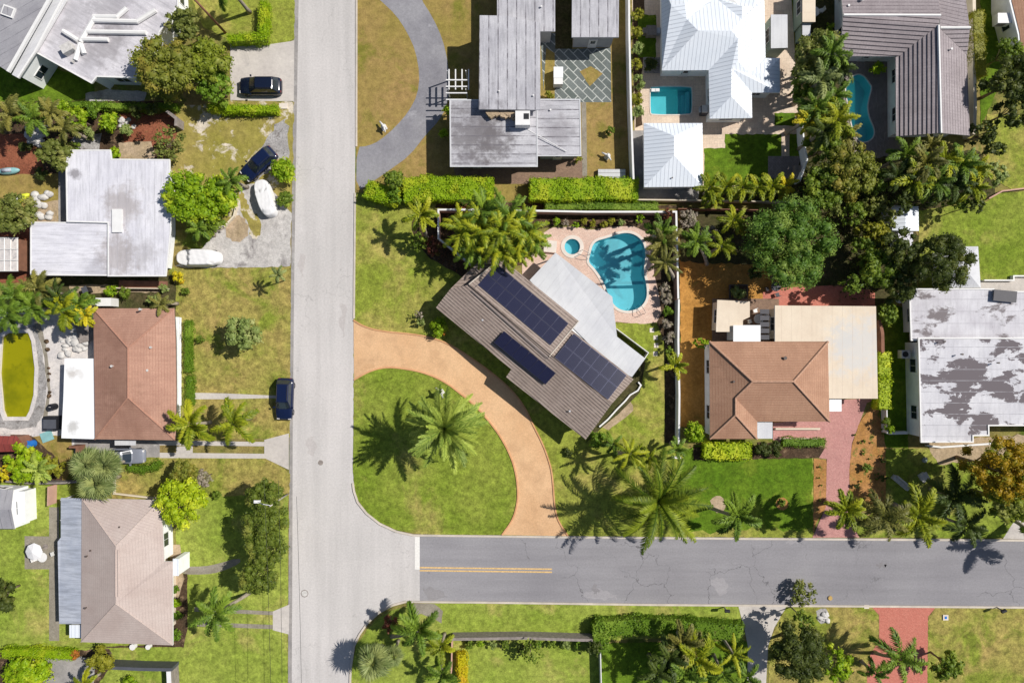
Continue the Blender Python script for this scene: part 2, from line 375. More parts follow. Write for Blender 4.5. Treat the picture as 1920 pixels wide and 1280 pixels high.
M['wall_white'] = plain('white_stucco', (.84, .85, .85, 1), .85, var=.06)
M['wall_pink'] = plain('peach_stucco', P(206, 164, 146), .9, var=.08)
M['wall_grey'] = plain('grey_stucco', P(178, 178, 180), .9, var=.08)
M['wall_cream'] = plain('cream_stucco', P(226, 212, 190), .9, var=.06)
M['wall_green'] = plain('sage_siding', P(150, 166, 154), .85, var=.08)
M['wall_brown'] = plain('brown_wood', P(140, 98, 78), .85, var=.2)
M['fence_grey'] = plain('grey_wood', P(146, 136, 130), .85, var=.25, sc=3)
M['fence_dark'] = plain('charcoal_panel', P(86, 88, 96), .6, var=.1)
M['coping'] = plain('pool_coping', P(228, 216, 204), .7, var=.08)
M['black'] = plain('black_plastic', P(38, 38, 42), .5)
M['chrome'] = plain('steel_rail', P(200, 200, 205), .25, metal=.9)
M['gutter'] = plain('dark_trim', P(96, 84, 78), .6)
M['ridge_tan'] = plain('tan_ridge_tile', P(190, 149, 124), .85, var=.2, sc=5)
M['ridge_brown'] = plain('brown_ridge', P(178, 132, 112), .85, var=.12, sc=5)
M['glass'] = plain('window_glass', (.02, .03, .04, 1), .08, var=0, spec=.8)
M['bark'] = plain('tree_bark', P(128, 112, 94), .95, var=.3, sc=4)
M['palm_bark'] = plain('palm_bark', P(166, 154, 138), .95, var=.25, sc=5)
M['tile_blue'] = plain('pool_wall_blue', P(150, 208, 218), .4, var=.05)
M['stone'] = plain('pale_rock', P(206, 202, 198), .9, var=.2, sc=3)
M['darkmetal'] = plain('dark_roof_metal', P(74, 72, 78), .6)
M['panel_frame'] = plain('panel_frame', P(66, 68, 90), .4, metal=.5)
q = N('solar_cells'); uv = q.uv(); x = q.n('ShaderNodeSeparateXYZ'); q.set(x.inputs[0], uv)
c = q.mix(q.math('MAXIMUM', q.line(x.outputs[0], .17, .012), q.line(x.outputs[1], .17, .012)), (.013, .014, .04, 1), (.05, .055, .1, 1))
M['solar'] = q.done(c, .22, .5)

def water(name, tint, rough=.06, opac=.25, deep=None, bump=.35):
    q = N(name); p = q.pos()
    q.done(deep or tint, rough, .5); q.bump(q.noise(p, 2.2, 3, .6, .8), bump, .03)
    t = q.n('ShaderNodeBsdfTransparent'); q.set(t.inputs[0], tint)
    m = q.n('ShaderNodeMixShader'); m.inputs[0].default_value = opac
    q.t.links.new(t.outputs[0], m.inputs[1]); q.t.links.new(q.b.outputs[0], m.inputs[2])
    q.t.links.new(m.outputs[0], q.t.nodes['Material Output'].inputs[0]); return q.m
M['water'] = water('pool_water', (.74, .96, .98, 1), opac=.16, deep=(.06, .55, .68, 1))
M['water_teal'] = water('teal_pool_water', (.56, .92, .93, 1), opac=.16, deep=(.03, .42, .44, 1))
q = N('algae_water'); p = q.pos()
c = q.mix(q.step(q.noise(p, .28, 5, .6), .42, .66), P(150, 146, 8), P(112, 116, 4))
c = q.mix(q.step(q.noise(p, 1.2, 4, .6), .6, .75, 0, .5), c, P(84, 92, 6)); q.bump(q.noise(p, 2, 3), .2, .03)
M['algae'] = q.done(c, .15, .5)

L = leaf_mat
M['l_bright'] = L('leaf_bright', P(128, 162, 30), P(84, 128, 18), P(152, 176, 44))
M['l_lime'] = L('leaf_lime', P(156, 180, 34), P(118, 156, 22), P(178, 196, 54))
M['l_green'] = L('leaf_green', P(102, 128, 42), P(70, 100, 30), P(122, 144, 50))
M['l_dark'] = L('leaf_dark', P(70, 86, 38), P(48, 64, 26), P(86, 98, 44))
M['l_mango'] = L('leaf_mango', P(92, 128, 50), P(58, 96, 34), P(112, 140, 62))
M['l_olive'] = L('leaf_olive', P(128, 132, 52), P(88, 102, 36), P(134, 124, 52))
M['l_olive2'] = L('leaf_olive_green', P(110, 124, 60), P(82, 100, 42), P(128, 136, 76))
M['l_sage'] = L('leaf_sage', P(130, 152, 86), P(98, 126, 62), P(150, 164, 106))
M['l_gold'] = L('leaf_golden', P(172, 136, 28), P(120, 108, 22), P(92, 114, 30))
M['l_yellow'] = L('leaf_yellow', P(206, 190, 32), P(166, 162, 28), P(196, 160, 40))
M['l_red'] = L('leaf_red_brown', P(120, 64, 50), P(80, 48, 38), P(100, 84, 44))
M['l_orange'] = L('leaf_orange', P(190, 110, 44), P(130, 92, 40), P(110, 110, 40))
M['l_hedge'] = L('leaf_hedge', P(138, 172, 28), P(98, 142, 16), P(150, 172, 40))
M['l_row'] = L('leaf_street_row', P(104, 124, 46), P(68, 92, 32), P(120, 132, 60))
M['l_hedge2'] = L('leaf_hedge_mid', P(96, 132, 36), P(72, 108, 26), P(110, 142, 48))
M['l_hedge_y'] = L('leaf_hedge_yellowing', P(132, 138, 42), P(102, 116, 32), P(146, 142, 50))
M['l_grey'] = L('twig_grey', P(158, 146, 132), P(124, 112, 98), P(120, 122, 80))
M['p_green'] = L('frond_green', P(112, 146, 50), P(76, 114, 34), None)
M['p_lime'] = L('frond_lime', P(150, 166, 40), P(104, 136, 28), None)
M['p_coco'] = L('frond_coconut', P(128, 152, 40), P(72, 106, 24), None)
M['p_date'] = L('frond_date', P(158, 186, 84), P(108, 144, 56), None)
M['p_yellow'] = L('frond_yellow', P(204, 190, 44), P(162, 166, 40), None)
M['p_dark'] = L('frond_dark', P(76, 98, 42), P(52, 76, 30), None)
M['p_silver'] = L('frond_silver', P(136, 156, 98), P(98, 124, 66), None)
M['p_brown'] = L('frond_olive', P(126, 132, 66), P(94, 106, 48), None)

# ------------------------------------------------------------------ meshes from arrays
def np_mesh(name, V, F4, mats, var=None, F3=None, fm=None, smooth=False):
    """V (n,3), F4 (m,4) int quads, optional F3 triangles"""
    me = bpy.data.meshes.new(name)
    nf4 = len(F4); nf3 = 0 if F3 is None else len(F3)
    me.vertices.add(len(V)); me.vertices.foreach_set('co', np.asarray(V, np.float32).ravel())
    loops = np.asarray(F4, np.int32).ravel()
    if nf3: loops = np.concatenate([loops, np.asarray(F3, np.int32).ravel()])
    me.loops.add(len(loops)); me.loops.foreach_set('vertex_index', loops)
    st = np.concatenate([np.arange(nf4) * 4, nf4 * 4 + np.arange(nf3) * 3]).astype(np.int32)
    me.polygons.add(nf4 + nf3); me.polygons.foreach_set('loop_start', st)
    if fm is not None: me.polygons.foreach_set('material_index', np.asarray(fm, np.int32))
    if var is not None:
        a = me.attributes.new('var', 'FLOAT', 'POINT'); a.data.foreach_set('value', np.asarray(var, np.float32))
    for m in (mats if isinstance(mats, (list, tuple)) else [mats]): me.materials.append(m)
    if smooth: me.polygons.foreach_set('use_smooth', [True] * (nf4 + nf3))
    me.update(calc_edges=True); me.validate()
    return me

def leaf_cards(Pp, Nn, size, rng, tilt=.75, asp=.55):
    """diamond leaves at points Pp facing roughly Nn"""
    n = len(Pp)
    Nn = Nn + rng.normal(0, tilt, (n, 3)); Nn /= np.linalg.norm(Nn, axis=1)[:, None] + 1e-9
    r = rng.normal(0, 1, (n, 3)); T = np.cross(Nn, r); T /= np.linalg.norm(T, axis=1)[:, None] + 1e-9
    Bt = np.cross(Nn, T); s = (size * rng.uniform(.6, 1.3, n))[:, None]
    V = np.stack([Pp - T * s * .5, Pp + Bt * s * .5 * asp - Nn * s * .06, Pp + T * s * .5 - Nn * s * .15, Pp - Bt * s * .5 * asp - Nn * s * .06], 1).reshape(-1, 3)
    F = np.arange(n * 4).reshape(-1, 4)
    return V, F, np.repeat(rng.uniform(0, 1, n), 4)

_ico = None
def ico():
    global _ico
    if _ico is None:
        import bmesh
        bm = bmesh.new(); bmesh.ops.create_icosphere(bm, subdivisions=2, radius=1)
        bm.verts.ensure_lookup_table()
        _ico = (np.array([v.co[:] for v in bm.verts]), np.array([[v.index for v in f.verts] for f in bm.faces])); bm.free()
    return _ico

def crown_mesh(name, R, Hc, mat, seed, lobe=.24, nl=None, leaf=.2, dens=1.0, flat=.75, twig=0, core=.8, squash=1.0, ang=0, asp=.55):
    """a crown R wide and Hc high (origin at its bottom centre): many lobes carrying leaf cards round dark cores"""
    rng = np.random.default_rng(seed); nl = nl or int(14 + R * 9)
    C = []; Rr = []
    for i in range(nl):
        for _ in range(30):
            a = rng.uniform(0, 2 * math.pi); d = math.sqrt(rng.uniform(0, 1)) * (1 - lobe * .75)
            rr = R * lobe * rng.uniform(.6, 1.25)
            zt = math.sqrt(max(0, 1 - (d * .92) ** 2))
            z = Hc * (.42 + .5 * zt * rng.uniform(.72, 1.06)) - rr * .55
            if rng.uniform() < .18: z = Hc * rng.uniform(.15, .5)
            c = np.array([R * d * math.cos(a), R * d * math.sin(a) * squash, max(rr * .4, z)])
            if all(np.linalg.norm(c - q) > .42 * (rr + s) for q, s in zip(C, Rr)): break
        C.append(c); Rr.append(rr)
    C = np.array(C); Rr = np.array(Rr)
    if ang:
        ca, sa = math.cos(ang), math.sin(ang); C[:, :2] = C[:, :2] @ np.array([[ca, sa], [-sa, ca]])
    VV = []; FF = []; AA = []; n0 = 0
    for i, (c, r) in enumerate(zip(C, Rr)):
        k = int(dens * 4 * math.pi * r * r * .85 / (leaf * leaf * .3) * .55)
        d = rng.normal(0, 1, (k, 3)); d /= np.linalg.norm(d, axis=1)[:, None]
        d = d[d[:, 2] > -.45]
        bump = 1 + .16 * np.sin(d[:, 0] * 5 + i) * np.cos(d[:, 1] * 6 + i * 2) + rng.normal(0, .10, len(d))
        Q = c + d * (r * bump)[:, None] * np.array([1, 1, flat])
        dist = np.linalg.norm((Q[:, None, :] - C[None]) / np.array([1, 1, flat]), axis=2) / Rr[None]; dist[:, i] = 9
        Q = Q[dist.min(1) > .85]; d = d[dist.min(1) > .85]
        if len(Q) == 0: continue
        nrm = d * .7 + np.array([0, 0, .5])
        v, f, a = leaf_cards(Q, nrm, leaf, rng, asp=asp)
        a = np.clip((a - .5) * 1.1 + .25 + .5 * rng.uniform(), 0, 1)
        VV.append(v); FF.append(f + n0); AA.append(a); n0 += len(v)
    nq = n0; F3 = []
    if core:
        iv, iff = ico()
        for c, r in zip(C, Rr):
            w = iv * (1 + rng.normal(0, .08, (len(iv), 1)))
            VV.append(c + w * r * core * np.array([1, 1, flat])); AA.append(np.full(len(iv), .5)); F3.append(iff + n0); n0 += len(iv)
        F3 = np.concatenate(F3)
    me = np_mesh(name, np.concatenate(VV), np.concatenate(FF), mat, np.concatenate(AA), F3 if core else None)
    return me, C, Rr

SEED = [100]
def nseed(): SEED[0] += 1; return SEED[0]
def tree(px, py, R, h, mat, label, name='broadleaf_tree', cat='tree', group=None, lobe=.23, leaf=.30, dens=1.1, nl=None, stem='trunk', crown='crown', clear=.3, core=.78, squash=1.0, ang=0, flat=.75, asp=.55, lean=(0, 0)):
    """R in photo pixels at crown height; base straight below the crown"""
    zc = h * .75; g = G(px, py, zc); s = nseed()
    Rm = R * S * (H - zc) / H
    t = empty(name, (g.x - lean[0], g.y - lean[1], 0), 0, label, cat, group)
    me, C, Rr = crown_mesh(crown, Rm, h * (1 - clear), M[mat], s, lobe=lobe, leaf=leaf, dens=dens, nl=nl, core=core, squash=squash, ang=ang, flat=flat, asp=asp)
    o = link(bpy.data.objects.new(crown, me), t); o.location = (lean[0], lean[1], h * clear)
    b = B(); r0 = max(.04, Rm * .055); top = h * (clear + (1 - clear) * .55)
    b.tube([(0, 0, 0), (lean[0] * .3, lean[1] * .3, h * clear * .6), (lean[0], lean[1], h * clear + .1), (lean[0], lean[1], top)], [r0 * 1.3, r0, r0 * .85, r0 * .4], 8)
    for c, r in list(zip(C, Rr))[:7]:
        b.tube([(lean[0], lean[1], h * clear), (c[0] * .5 + lean[0], c[1] * .5 + lean[1], h * clear + c[2] * .55), (c[0] + lean[0], c[1] + lean[1], h * clear + c[2])], [r0 * .55, r0 * .35, r0 * .15], 5)
    b.build(stem, M['bark'], t, smooth=True)
    return t
def shrub(px, py, R, h, mat, label, name='shrub', cat='shrub', group=None, **k):
    k.setdefault('leaf', .2); k.setdefault('lobe', .38); k.setdefault('nl', int(7 + R * .3)); k.setdefault('clear', .05)
    return tree(px, py, R, h, mat, label, name, cat, group, stem='stem', crown='foliage', **k)

def frond_mesh(L, Wd, mat, seed, droop=.9, a0=.5, pairs=28, lw=.075, vplume=0, sag=.5, fwd=.9, lrand=.28):
    """a feather frond growing along +x from the origin"""
    rng = np.random.default_rng(seed); n = 40
    t = np.linspace(0, 1, n); ang = a0 - droop * t ** 1.3
    dx = np.cos(ang); dz = np.sin(ang); X = np.concatenate([[0], np.cumsum((dx[1:] + dx[:-1]) / 2)]) / (n - 1) * L
    Z = np.concatenate([[0], np.cumsum((dz[1:] + dz[:-1]) / 2)]) / (n - 1) * L
    cur = rng.normal(0, .05) * L; Y = cur * t ** 2
    V = []; F = []; A = []
    for i in range(0, n - 1, 3):                       # the rib
        j = min(i + 3, n - 1); w0 = .035 * (1 - t[i] * .7) * (L / 3 + .3); w1 = .035 * (1 - t[j] * .7) * (L / 3 + .3)
        b0 = len(V)
        V += [(X[i], Y[i] - w0, Z[i] + .012), (X[i], Y[i] + w0, Z[i] + .012), (X[j], Y[j] + w1, Z[j] + .012), (X[j], Y[j] - w1, Z[j] + .012)]
        F.append((b0, b0 + 3, b0 + 2, b0 + 1)); A += [1.0] * 4
    for k in range(pairs):
        tt = .10 + .89 * (k + .5) / pairs
        for side in (-1, 1):
            for rep in range(1 + vplume):
                q = min(.985, max(.05, tt + rng.normal(0, .006))); idx = q * (n - 1); i = int(idx); fr = idx - i
                p = np.array([X[i] * (1 - fr) + X[i + 1] * fr, Y[i] * (1 - fr) + Y[i + 1] * fr, Z[i] * (1 - fr) + Z[i + 1] * fr])
                a = ang[i]; T = np.array([math.cos(a), 0, math.sin(a)]); U = np.array([-math.sin(a), 0, math.cos(a)]); Sd = np.array([0., side, 0])
                ln = Wd * (math.sin(math.pi * min(1, .12 + .86 * q)) ** .55) * rng.uniform(1 - lrand, 1 + lrand)
                fa = fwd * (.55 + .65 * q) + rng.normal(0, .08)
                el = rng.uniform(-.1, 1.2) if rep else rng.normal(-.3, .16)
                d = T * math.sin(fa) + (Sd * math.cos(el) + U * math.sin(el)) * math.cos(fa)
                d /= np.linalg.norm(d)
                m1 = p + d * ln * .5; m2 = p + d * ln - np.array([0, 0, 1]) * ln * sag
                wv = np.cross(d, U); wv /= np.linalg.norm(wv) + 1e-9; w = lw * rng.uniform(.8, 1.2)
                b0 = len(V)
                V += list(map(tuple, (p - wv * w * .35, p + wv * w * .35, m1 + wv * w * .5, m1 - wv * w * .5, m2 + wv * w * .08, m2 - wv * w * .08)))
                F += [(b0, b0 + 1, b0 + 2, b0 + 3), (b0 + 3, b0 + 2, b0 + 4, b0 + 5)]; A += [float(np.clip(rng.normal(.5, .3), 0, 1))] * 6
    return np_mesh('frond', V, F, mat, A)

def fan_mesh(R, mat, seed, n=26, pet=.8):
    rng = np.random.default_rng(seed); V = []; F = []; A = []
    V += [(0, -.015, 0), (0, .015, 0), (pet * R, .015, pet * R * .25), (pet * R, -.015, pet * R * .25)]; F.append((0, 1, 2, 3)); A += [.8] * 4
    c = np.array([pet * R, 0, pet * R * .25])
    for k in range(n):
        a = math.radians(-135 + 270 * (k + .5) / n); ln = R * (.75 + .25 * math.cos(a)) * rng.uniform(.9, 1.08)
        d = np.array([math.cos(a), math.sin(a), -.05 - .15 * rng.uniform()]); w = np.array([-math.sin(a), math.cos(a), 0]) * ln * .055
        m1 = c + d * ln * .6; m2 = c + d * ln + np.array([0, 0, -ln * .22 * rng.uniform(.5, 1.5)])
        b0 = len(V); up = np.array([0, 0, ln * .02 * (1 if k % 2 else -1)])
        V += list(map(tuple, (c - w * .15, c + w * .15, m1 + w + up, m1 - w - up, m2 + w * .1, m2 - w * .1)))
        F += [(b0, b0 + 1, b0 + 2, b0 + 3), (b0 + 3, b0 + 2, b0 + 4, b0 + 5)]; A += [float(np.clip(rng.normal(.5, .28), 0, 1))] * 6
    return np_mesh('frond', V, F, mat, A)

PALMS = {   # kind: (material, frond count, builder for variants young..old)
 'coconut': ('p_green', 19, dict(Wd=.145, pairs=54, lw=.05, sag=.4, fwd=.8), (1.25, -.02), (.55, 1.35)),
 'date': ('p_date', 56, dict(Wd=.15, pairs=44, lw=.055, sag=.05, fwd=.9), (1.35, -.1), (.25, .9)),
 'royal': ('p_green', 12, dict(Wd=.20, pairs=32, lw=.07, sag=.5, fwd=.7, vplume=1), (1.0, .15), (1.0, 1.5)),
 'plume': ('p_lime', 10, dict(Wd=.21, pairs=34, lw=.07, sag=.35, fwd=.8, vplume=2), (.95, .25), (1.0, 1.55)),
 'areca': ('p_lime', 13, dict(Wd=.18, pairs=26, lw=.075, sag=.35, fwd=.8), (1.25, .2), (1.0, 1.6)),
 'fan': ('p_silver', 26, dict(), (1.2, -.5), (0, 0)),
}
_pc = {}
def palm_variants(kind, mat, Lm):
    key = (kind, mat, round(Lm, 0))
    if key not in _pc:
        m = M[mat]; _, _, kw, el, dr = PALMS[kind]; out = []
        for i in range(6):
            if kind == 'fan': out.append(fan_mesh(.55, m, 50 + i)); continue
            t = i / 5; a0 = el[0] + (el[1] - el[0]) * t; d = dr[0] + (dr[1] - dr[0]) * (t if kind != 'date' else t)
            k2 = dict(kw)
            sc = 3.0 / max(1.5, min(5.5, Lm))       # leaflets keep their real width on short and long fronds
            k2['lw'] = kw['lw'] * sc * 1.15; k2['Wd'] = kw['Wd'] * 3.0; k2['pairs'] = int(kw['pairs'] / sc ** .6)
            out.append(frond_mesh(3.0, seed=60 + i * 7 + len(kind), mat=m, droop=d, a0=a0, **k2))
        _pc[key] = out
    return _pc[key]
def palm(kind, px, py, R, h, label, base=None, mat=None, n=None, name='palm_tree', group=None, seed=None, thin=1.0, tw=None, bark='palm_bark'):
    """crown centre at photo pixel (px,py), h metres up; fronds reach R photo pixels out"""
    dm, dn, kw, el, dr = PALMS[kind]; mat = mat or dm; n = n or dn; seed = seed or nseed(); r = random.Random(seed)
    top = G(px, py, h); b0 = G(base[0], base[1], 0) if base else Vector((top.x - r.uniform(-.3, .3), top.y - r.uniform(-.3, .3), 0))
    t = empty(name, b0, 0, label, 'palm', group); tp = top - b0
    Rm = R * S * (H - h) / H; tw = tw or (.12 + h * .012) * (1.7 if kind == 'date' else 1)
    if h > .9:
        b = B(); ks = [0, .15, .4, .7, 1]; 
        b.tube([(tp.x * k ** 1.25, tp.y * k ** 1.25, (h - .05) * k) for k in ks], [tw * 1.5, tw * 1.1, tw, tw * .9, tw * .8], 10)
        if kind in ('royal', 'plume'):
            pass
        b.build('trunk', M[bark], t, smooth=True)
    vs = palm_variants(kind, mat, Rm * 1.15)
    for i in range(n):
        q = (i + .5) / n; k = min(5, int(q * 6)); o = link(bpy.data.objects.new('frond', vs[k]), t)
        o.location = tp + Vector((0, 0, -.12 * q))
        az = i * 2.39996 + r.uniform(-.25, .25)
        if kind == 'fan':
            e = el[0] + (el[1] - el[0]) * q; sc = Rm / 1.0 * (.8 + .25 * math.sin(q * 3)) * r.uniform(.85, 1.1)
            o.rotation_euler = (r.uniform(-.5, .5), -e, az); o.scale = (sc, sc, sc)
        else:
            reach = {'coconut': .80, 'date': .82, 'royal': .72, 'plume': .70, 'areca': .72}[kind]
            sc = Rm / (3.0 * reach) * (.72 + .3 * math.sin(min(1, q * 1.5 + .25) * math.pi / 2)) * r.uniform(.86, 1.08)
            o.rotation_euler = (r.uniform(-.35, .35), 0, az); o.scale = (sc, sc, sc)
    return t

def hedge(pts, w, h, mat, label, leaf=.15, dens=1.0, name='hedge', group=None, top=True, rough=.10):
    """clipped hedge along photo pixels pts (its top), w and h in metres"""
    rng = np.random.default_rng(nseed()); Q = [G(x, y, h) for x, y in pts]
    Ps = []; Ns = []; b = B()
    for i in range(len(Q) - 1):
        a, c = Q[i], Q[i + 1]; d = (c - a); L0 = Vector((d.x, d.y)).length; d = Vector((d.x, d.y, 0)).normalized(); s = Vector((-d.y, d.x, 0))
        a = Vector((a.x, a.y, 0)) - d * (.0 if i == 0 else w * .3); Lx = L0 + (0 if i == 0 else w * .3) + (0 if i == len(Q) - 2 else w * .3)
        per = w + 2 * h; k = int(dens * Lx * per / (leaf * leaf * .3) * .55)
        u = rng.uniform(0, Lx, k); v = rng.uniform(0, per, k)
        side = np.where(v < h, -w / 2, np.where(v > h + w, w / 2, v - h - w / 2)); z = np.where(v < h, v, np.where(v > h + w, per - v, h))
        ny = np.where(v < h, -1., np.where(v > h + w, 1., 0)); nz = np.where((v >= h) & (v <= h + w), 1., .25)
        rr = .18; e = np.clip((np.abs(side) - (w / 2 - rr)) / rr, 0, 1); z = z - np.where(nz == 1, e * e * rr * .7, 0)
        dv = rng.normal(0, rough * .5, k) + .12 * np.sin(u * 1.3 + side * 2) * np.sin(u * .47 + 1) + .07 * np.sin(u * 4.3 + side * 5 + z * 4)
        X = np.array(a)[None] + u[:, None] * np.array(d)[None] + (side + ny * dv)[:, None] * np.array(s)[None]
        X[:, 2] = np.maximum(.03, z + np.where(nz == 1, dv, 0)); Ps.append(X)
        Ns.append(ny[:, None] * np.array(s)[None] + nz[:, None] * np.array([0, 0, 1.])[None])
        for end, sg in ((0, -1), (Lx, 1)):
            k2 = int(dens * w * h / (leaf * leaf * .3) * .5); X = np.array(a)[None] + end * np.array(d)[None] + rng.uniform(-w / 2, w / 2, (k2, 1)) * np.array(s)[None] + rng.normal(0, rough * .6, (k2, 1)) * np.array(d)[None]
            X[:, 2] = rng.uniform(0.03, h * .97, k2); Ps.append(X); Ns.append(np.repeat((np.array(d) * sg + np.array([0, 0, .2]))[None], k2, 0))
        m = a + d * Lx / 2; b.box((m.x, m.y, (h - .14) / 2 + .004 * i), (Lx - .2, w - .26, h - .16 - .01 * i), math.atan2(d.y, d.x))
    Ps = np.concatenate(Ps); Ns = np.concatenate(Ns)
    v, f, a = leaf_cards(Ps, Ns, leaf, rng, tilt=.6, asp=.6)
    bv = np.array(b.v); bf = np.array(b.f) + len(v)
    me = np_mesh(name, np.concatenate([v, bv]), np.concatenate([f, bf]), M[mat], np.concatenate([a, np.full(len(bv), .45)]))
    return tag(link(bpy.data.objects.new(name, me)), label, 'hedge', group)

def cover(poly, mat, label, n_m2=28, leaf=.2, h=.35, name='ground_cover', seed=None):
    """low planting filling a polygon of photo pixels: one object, stuff"""
    rng = np.random.default_rng(nseed()); w = [tuple(G(*p)[:2]) for p in poly]
    A = np.array(w); lo, hi = A.min(0), A.max(0); k = int((hi - lo).prod() * n_m2); X = rng.uniform(lo, hi, (k, 2))
    ins = np.zeros(k, bool); j = len(w) - 1
    for i in range(len(w)):
        xi, yi = w[i]; xj, yj = w[j]
        c = ((yi > X[:, 1]) != (yj > X[:, 1])) & (X[:, 0] < (xj - xi) * (X[:, 1] - yi) / (yj - yi + 1e-12) + xi); ins ^= c; j = i
    X = X[ins]; z = h * (.35 + .65 * np.abs(np.sin(X[:, 0] * 1.7) * np.cos(X[:, 1] * 1.9))) * rng.uniform(.2, 1, len(X)) + .03
    v, f, a = leaf_cards(np.column_stack([X, z]), np.tile([0, 0, 1.], (len(X), 1)), leaf, rng, tilt=.7)
    return tag(link(bpy.data.objects.new(name, np_mesh(name, v, f, M[mat], a))), label, 'plants', None, 'stuff')

# ------------------------------------------------------------------ ground sheets
SHEETS = []; LEV = []
def zat(x, y):
    z = 0.0
    for zz, w in SHEETS:
        if zz > z:
            c = False; j = len(w) - 1
            for i in range(len(w)):
                if (w[i][1] > y) != (w[j][1] > y) and x < (w[j][0] - w[i][0]) * (y - w[i][1]) / (w[j][1] - w[i][1]) + w[i][0]: c = not c
                j = i
            if c: z = zz
    return z
def sheet(name, pts, mat, holes=(), z=None, amp=0, step=.5, smooth=0, closed=True, thick=0):
    """a patch of ground laid 4 mm over the last one; pts in photo pixels"""
    if smooth: pts = smooth_poly(pts, smooth)
    w = [tuple(G(*p)[:2]) for p in pts]
    if amp: w = jag(w, amp, step, nseed())
    xs = [p[0] for p in w]; ys = [p[1] for p in w]; bb = (min(xs), max(xs), min(ys), max(ys))
    if z is None:
        lv = 1 + max([l for l, q in LEV if q[0] <= bb[1] and q[1] >= bb[0] and q[2] <= bb[3] and q[3] >= bb[2]] + [0])
        LEV.append((lv, bb)); z = .004 * lv
    SHEETS.append((z, w))
    hw = [[tuple(G(*p)[:2]) for p in h] for h in holes]
    allv = w + [p for h in hw for p in h]
    tris = tessellate_polygon([[Vector((x, y, 0)) for x, y in w]] + [[Vector((x, y, 0)) for x, y in h] for h in hw])
    b = B()
    for t in tris:
        q = [allv[i] for i in t]
        if area(q) < 0: q = q[::-1]
        b.face([(x, y, z) for x, y in q])
    if thick:
        ww = w if area(w) > 0 else w[::-1]
        for i in range(len(ww)):
            a, c = ww[i], ww[(i + 1) % len(ww)]; b.face([(a[0], a[1], z - thick), (c[0], c[1], z - thick), (c[0], c[1], z), (a[0], a[1], z)])
    o = b.build(name, M[mat]); tag(o, kind='structure'); return o
def strip(name, pts, w, h, mat, label=None, cat=None, kind=None, z0=0, parent=None, smooth=0, zpx=0, group=None, topmat=None, closed=False):
    """wall, kerb or fence of width w and height h along photo pixels (taken at height zpx)"""
    if smooth: pts = smooth_poly(pts, smooth, False)
    Q = [Vector(G(x, y, zpx)[:2]) for x, y in pts]; L_, R_ = [], []
    n = len(Q)
    for i in range(n):
        if closed: d1 = (Q[i] - Q[i - 1]).normalized(); d2 = (Q[(i + 1) % n] - Q[i]).normalized()
        else: d1 = (Q[i] - Q[max(0, i - 1)]).normalized() if i else (Q[1] - Q[0]).normalized(); d2 = (Q[min(n - 1, i + 1)] - Q[i]).normalized() if i < n - 1 else d1
        nn = Vector((-(d1 + d2).y, (d1 + d2).x)).normalized(); k = 1 / max(.4, nn.dot(Vector((-d1.y, d1.x))))
        L_.append(Q[i] + nn * w / 2 * k); R_.append(Q[i] - nn * w / 2 * k)
    b = B(); mt = 1 if topmat else 0
    for i in range(n if closed else n - 1):
        j = (i + 1) % n
        l0, l1, r0, r1 = L_[i], L_[j], R_[i], R_[j]
        b.face([(*r0, z0 + h), (*r1, z0 + h), (*l1, z0 + h), (*l0, z0 + h)], mt)
        b.face([(*r0, z0), (*r1, z0), (*r1, z0 + h), (*r0, z0 + h)]); b.face([(*l1, z0), (*l0, z0), (*l0, z0 + h), (*l1, z0 + h)])
    if not closed:
        b.face([(*L_[0], z0), (*R_[0], z0), (*R_[0], z0 + h), (*L_[0], z0 + h)]); b.face([(*R_[-1], z0), (*L_[-1], z0), (*L_[-1], z0 + h), (*R_[-1], z0 + h)])
    o = b.build(name, [M[mat]] + ([M[topmat]] if topmat else []), parent)
    return tag(o, label, cat, group, kind)

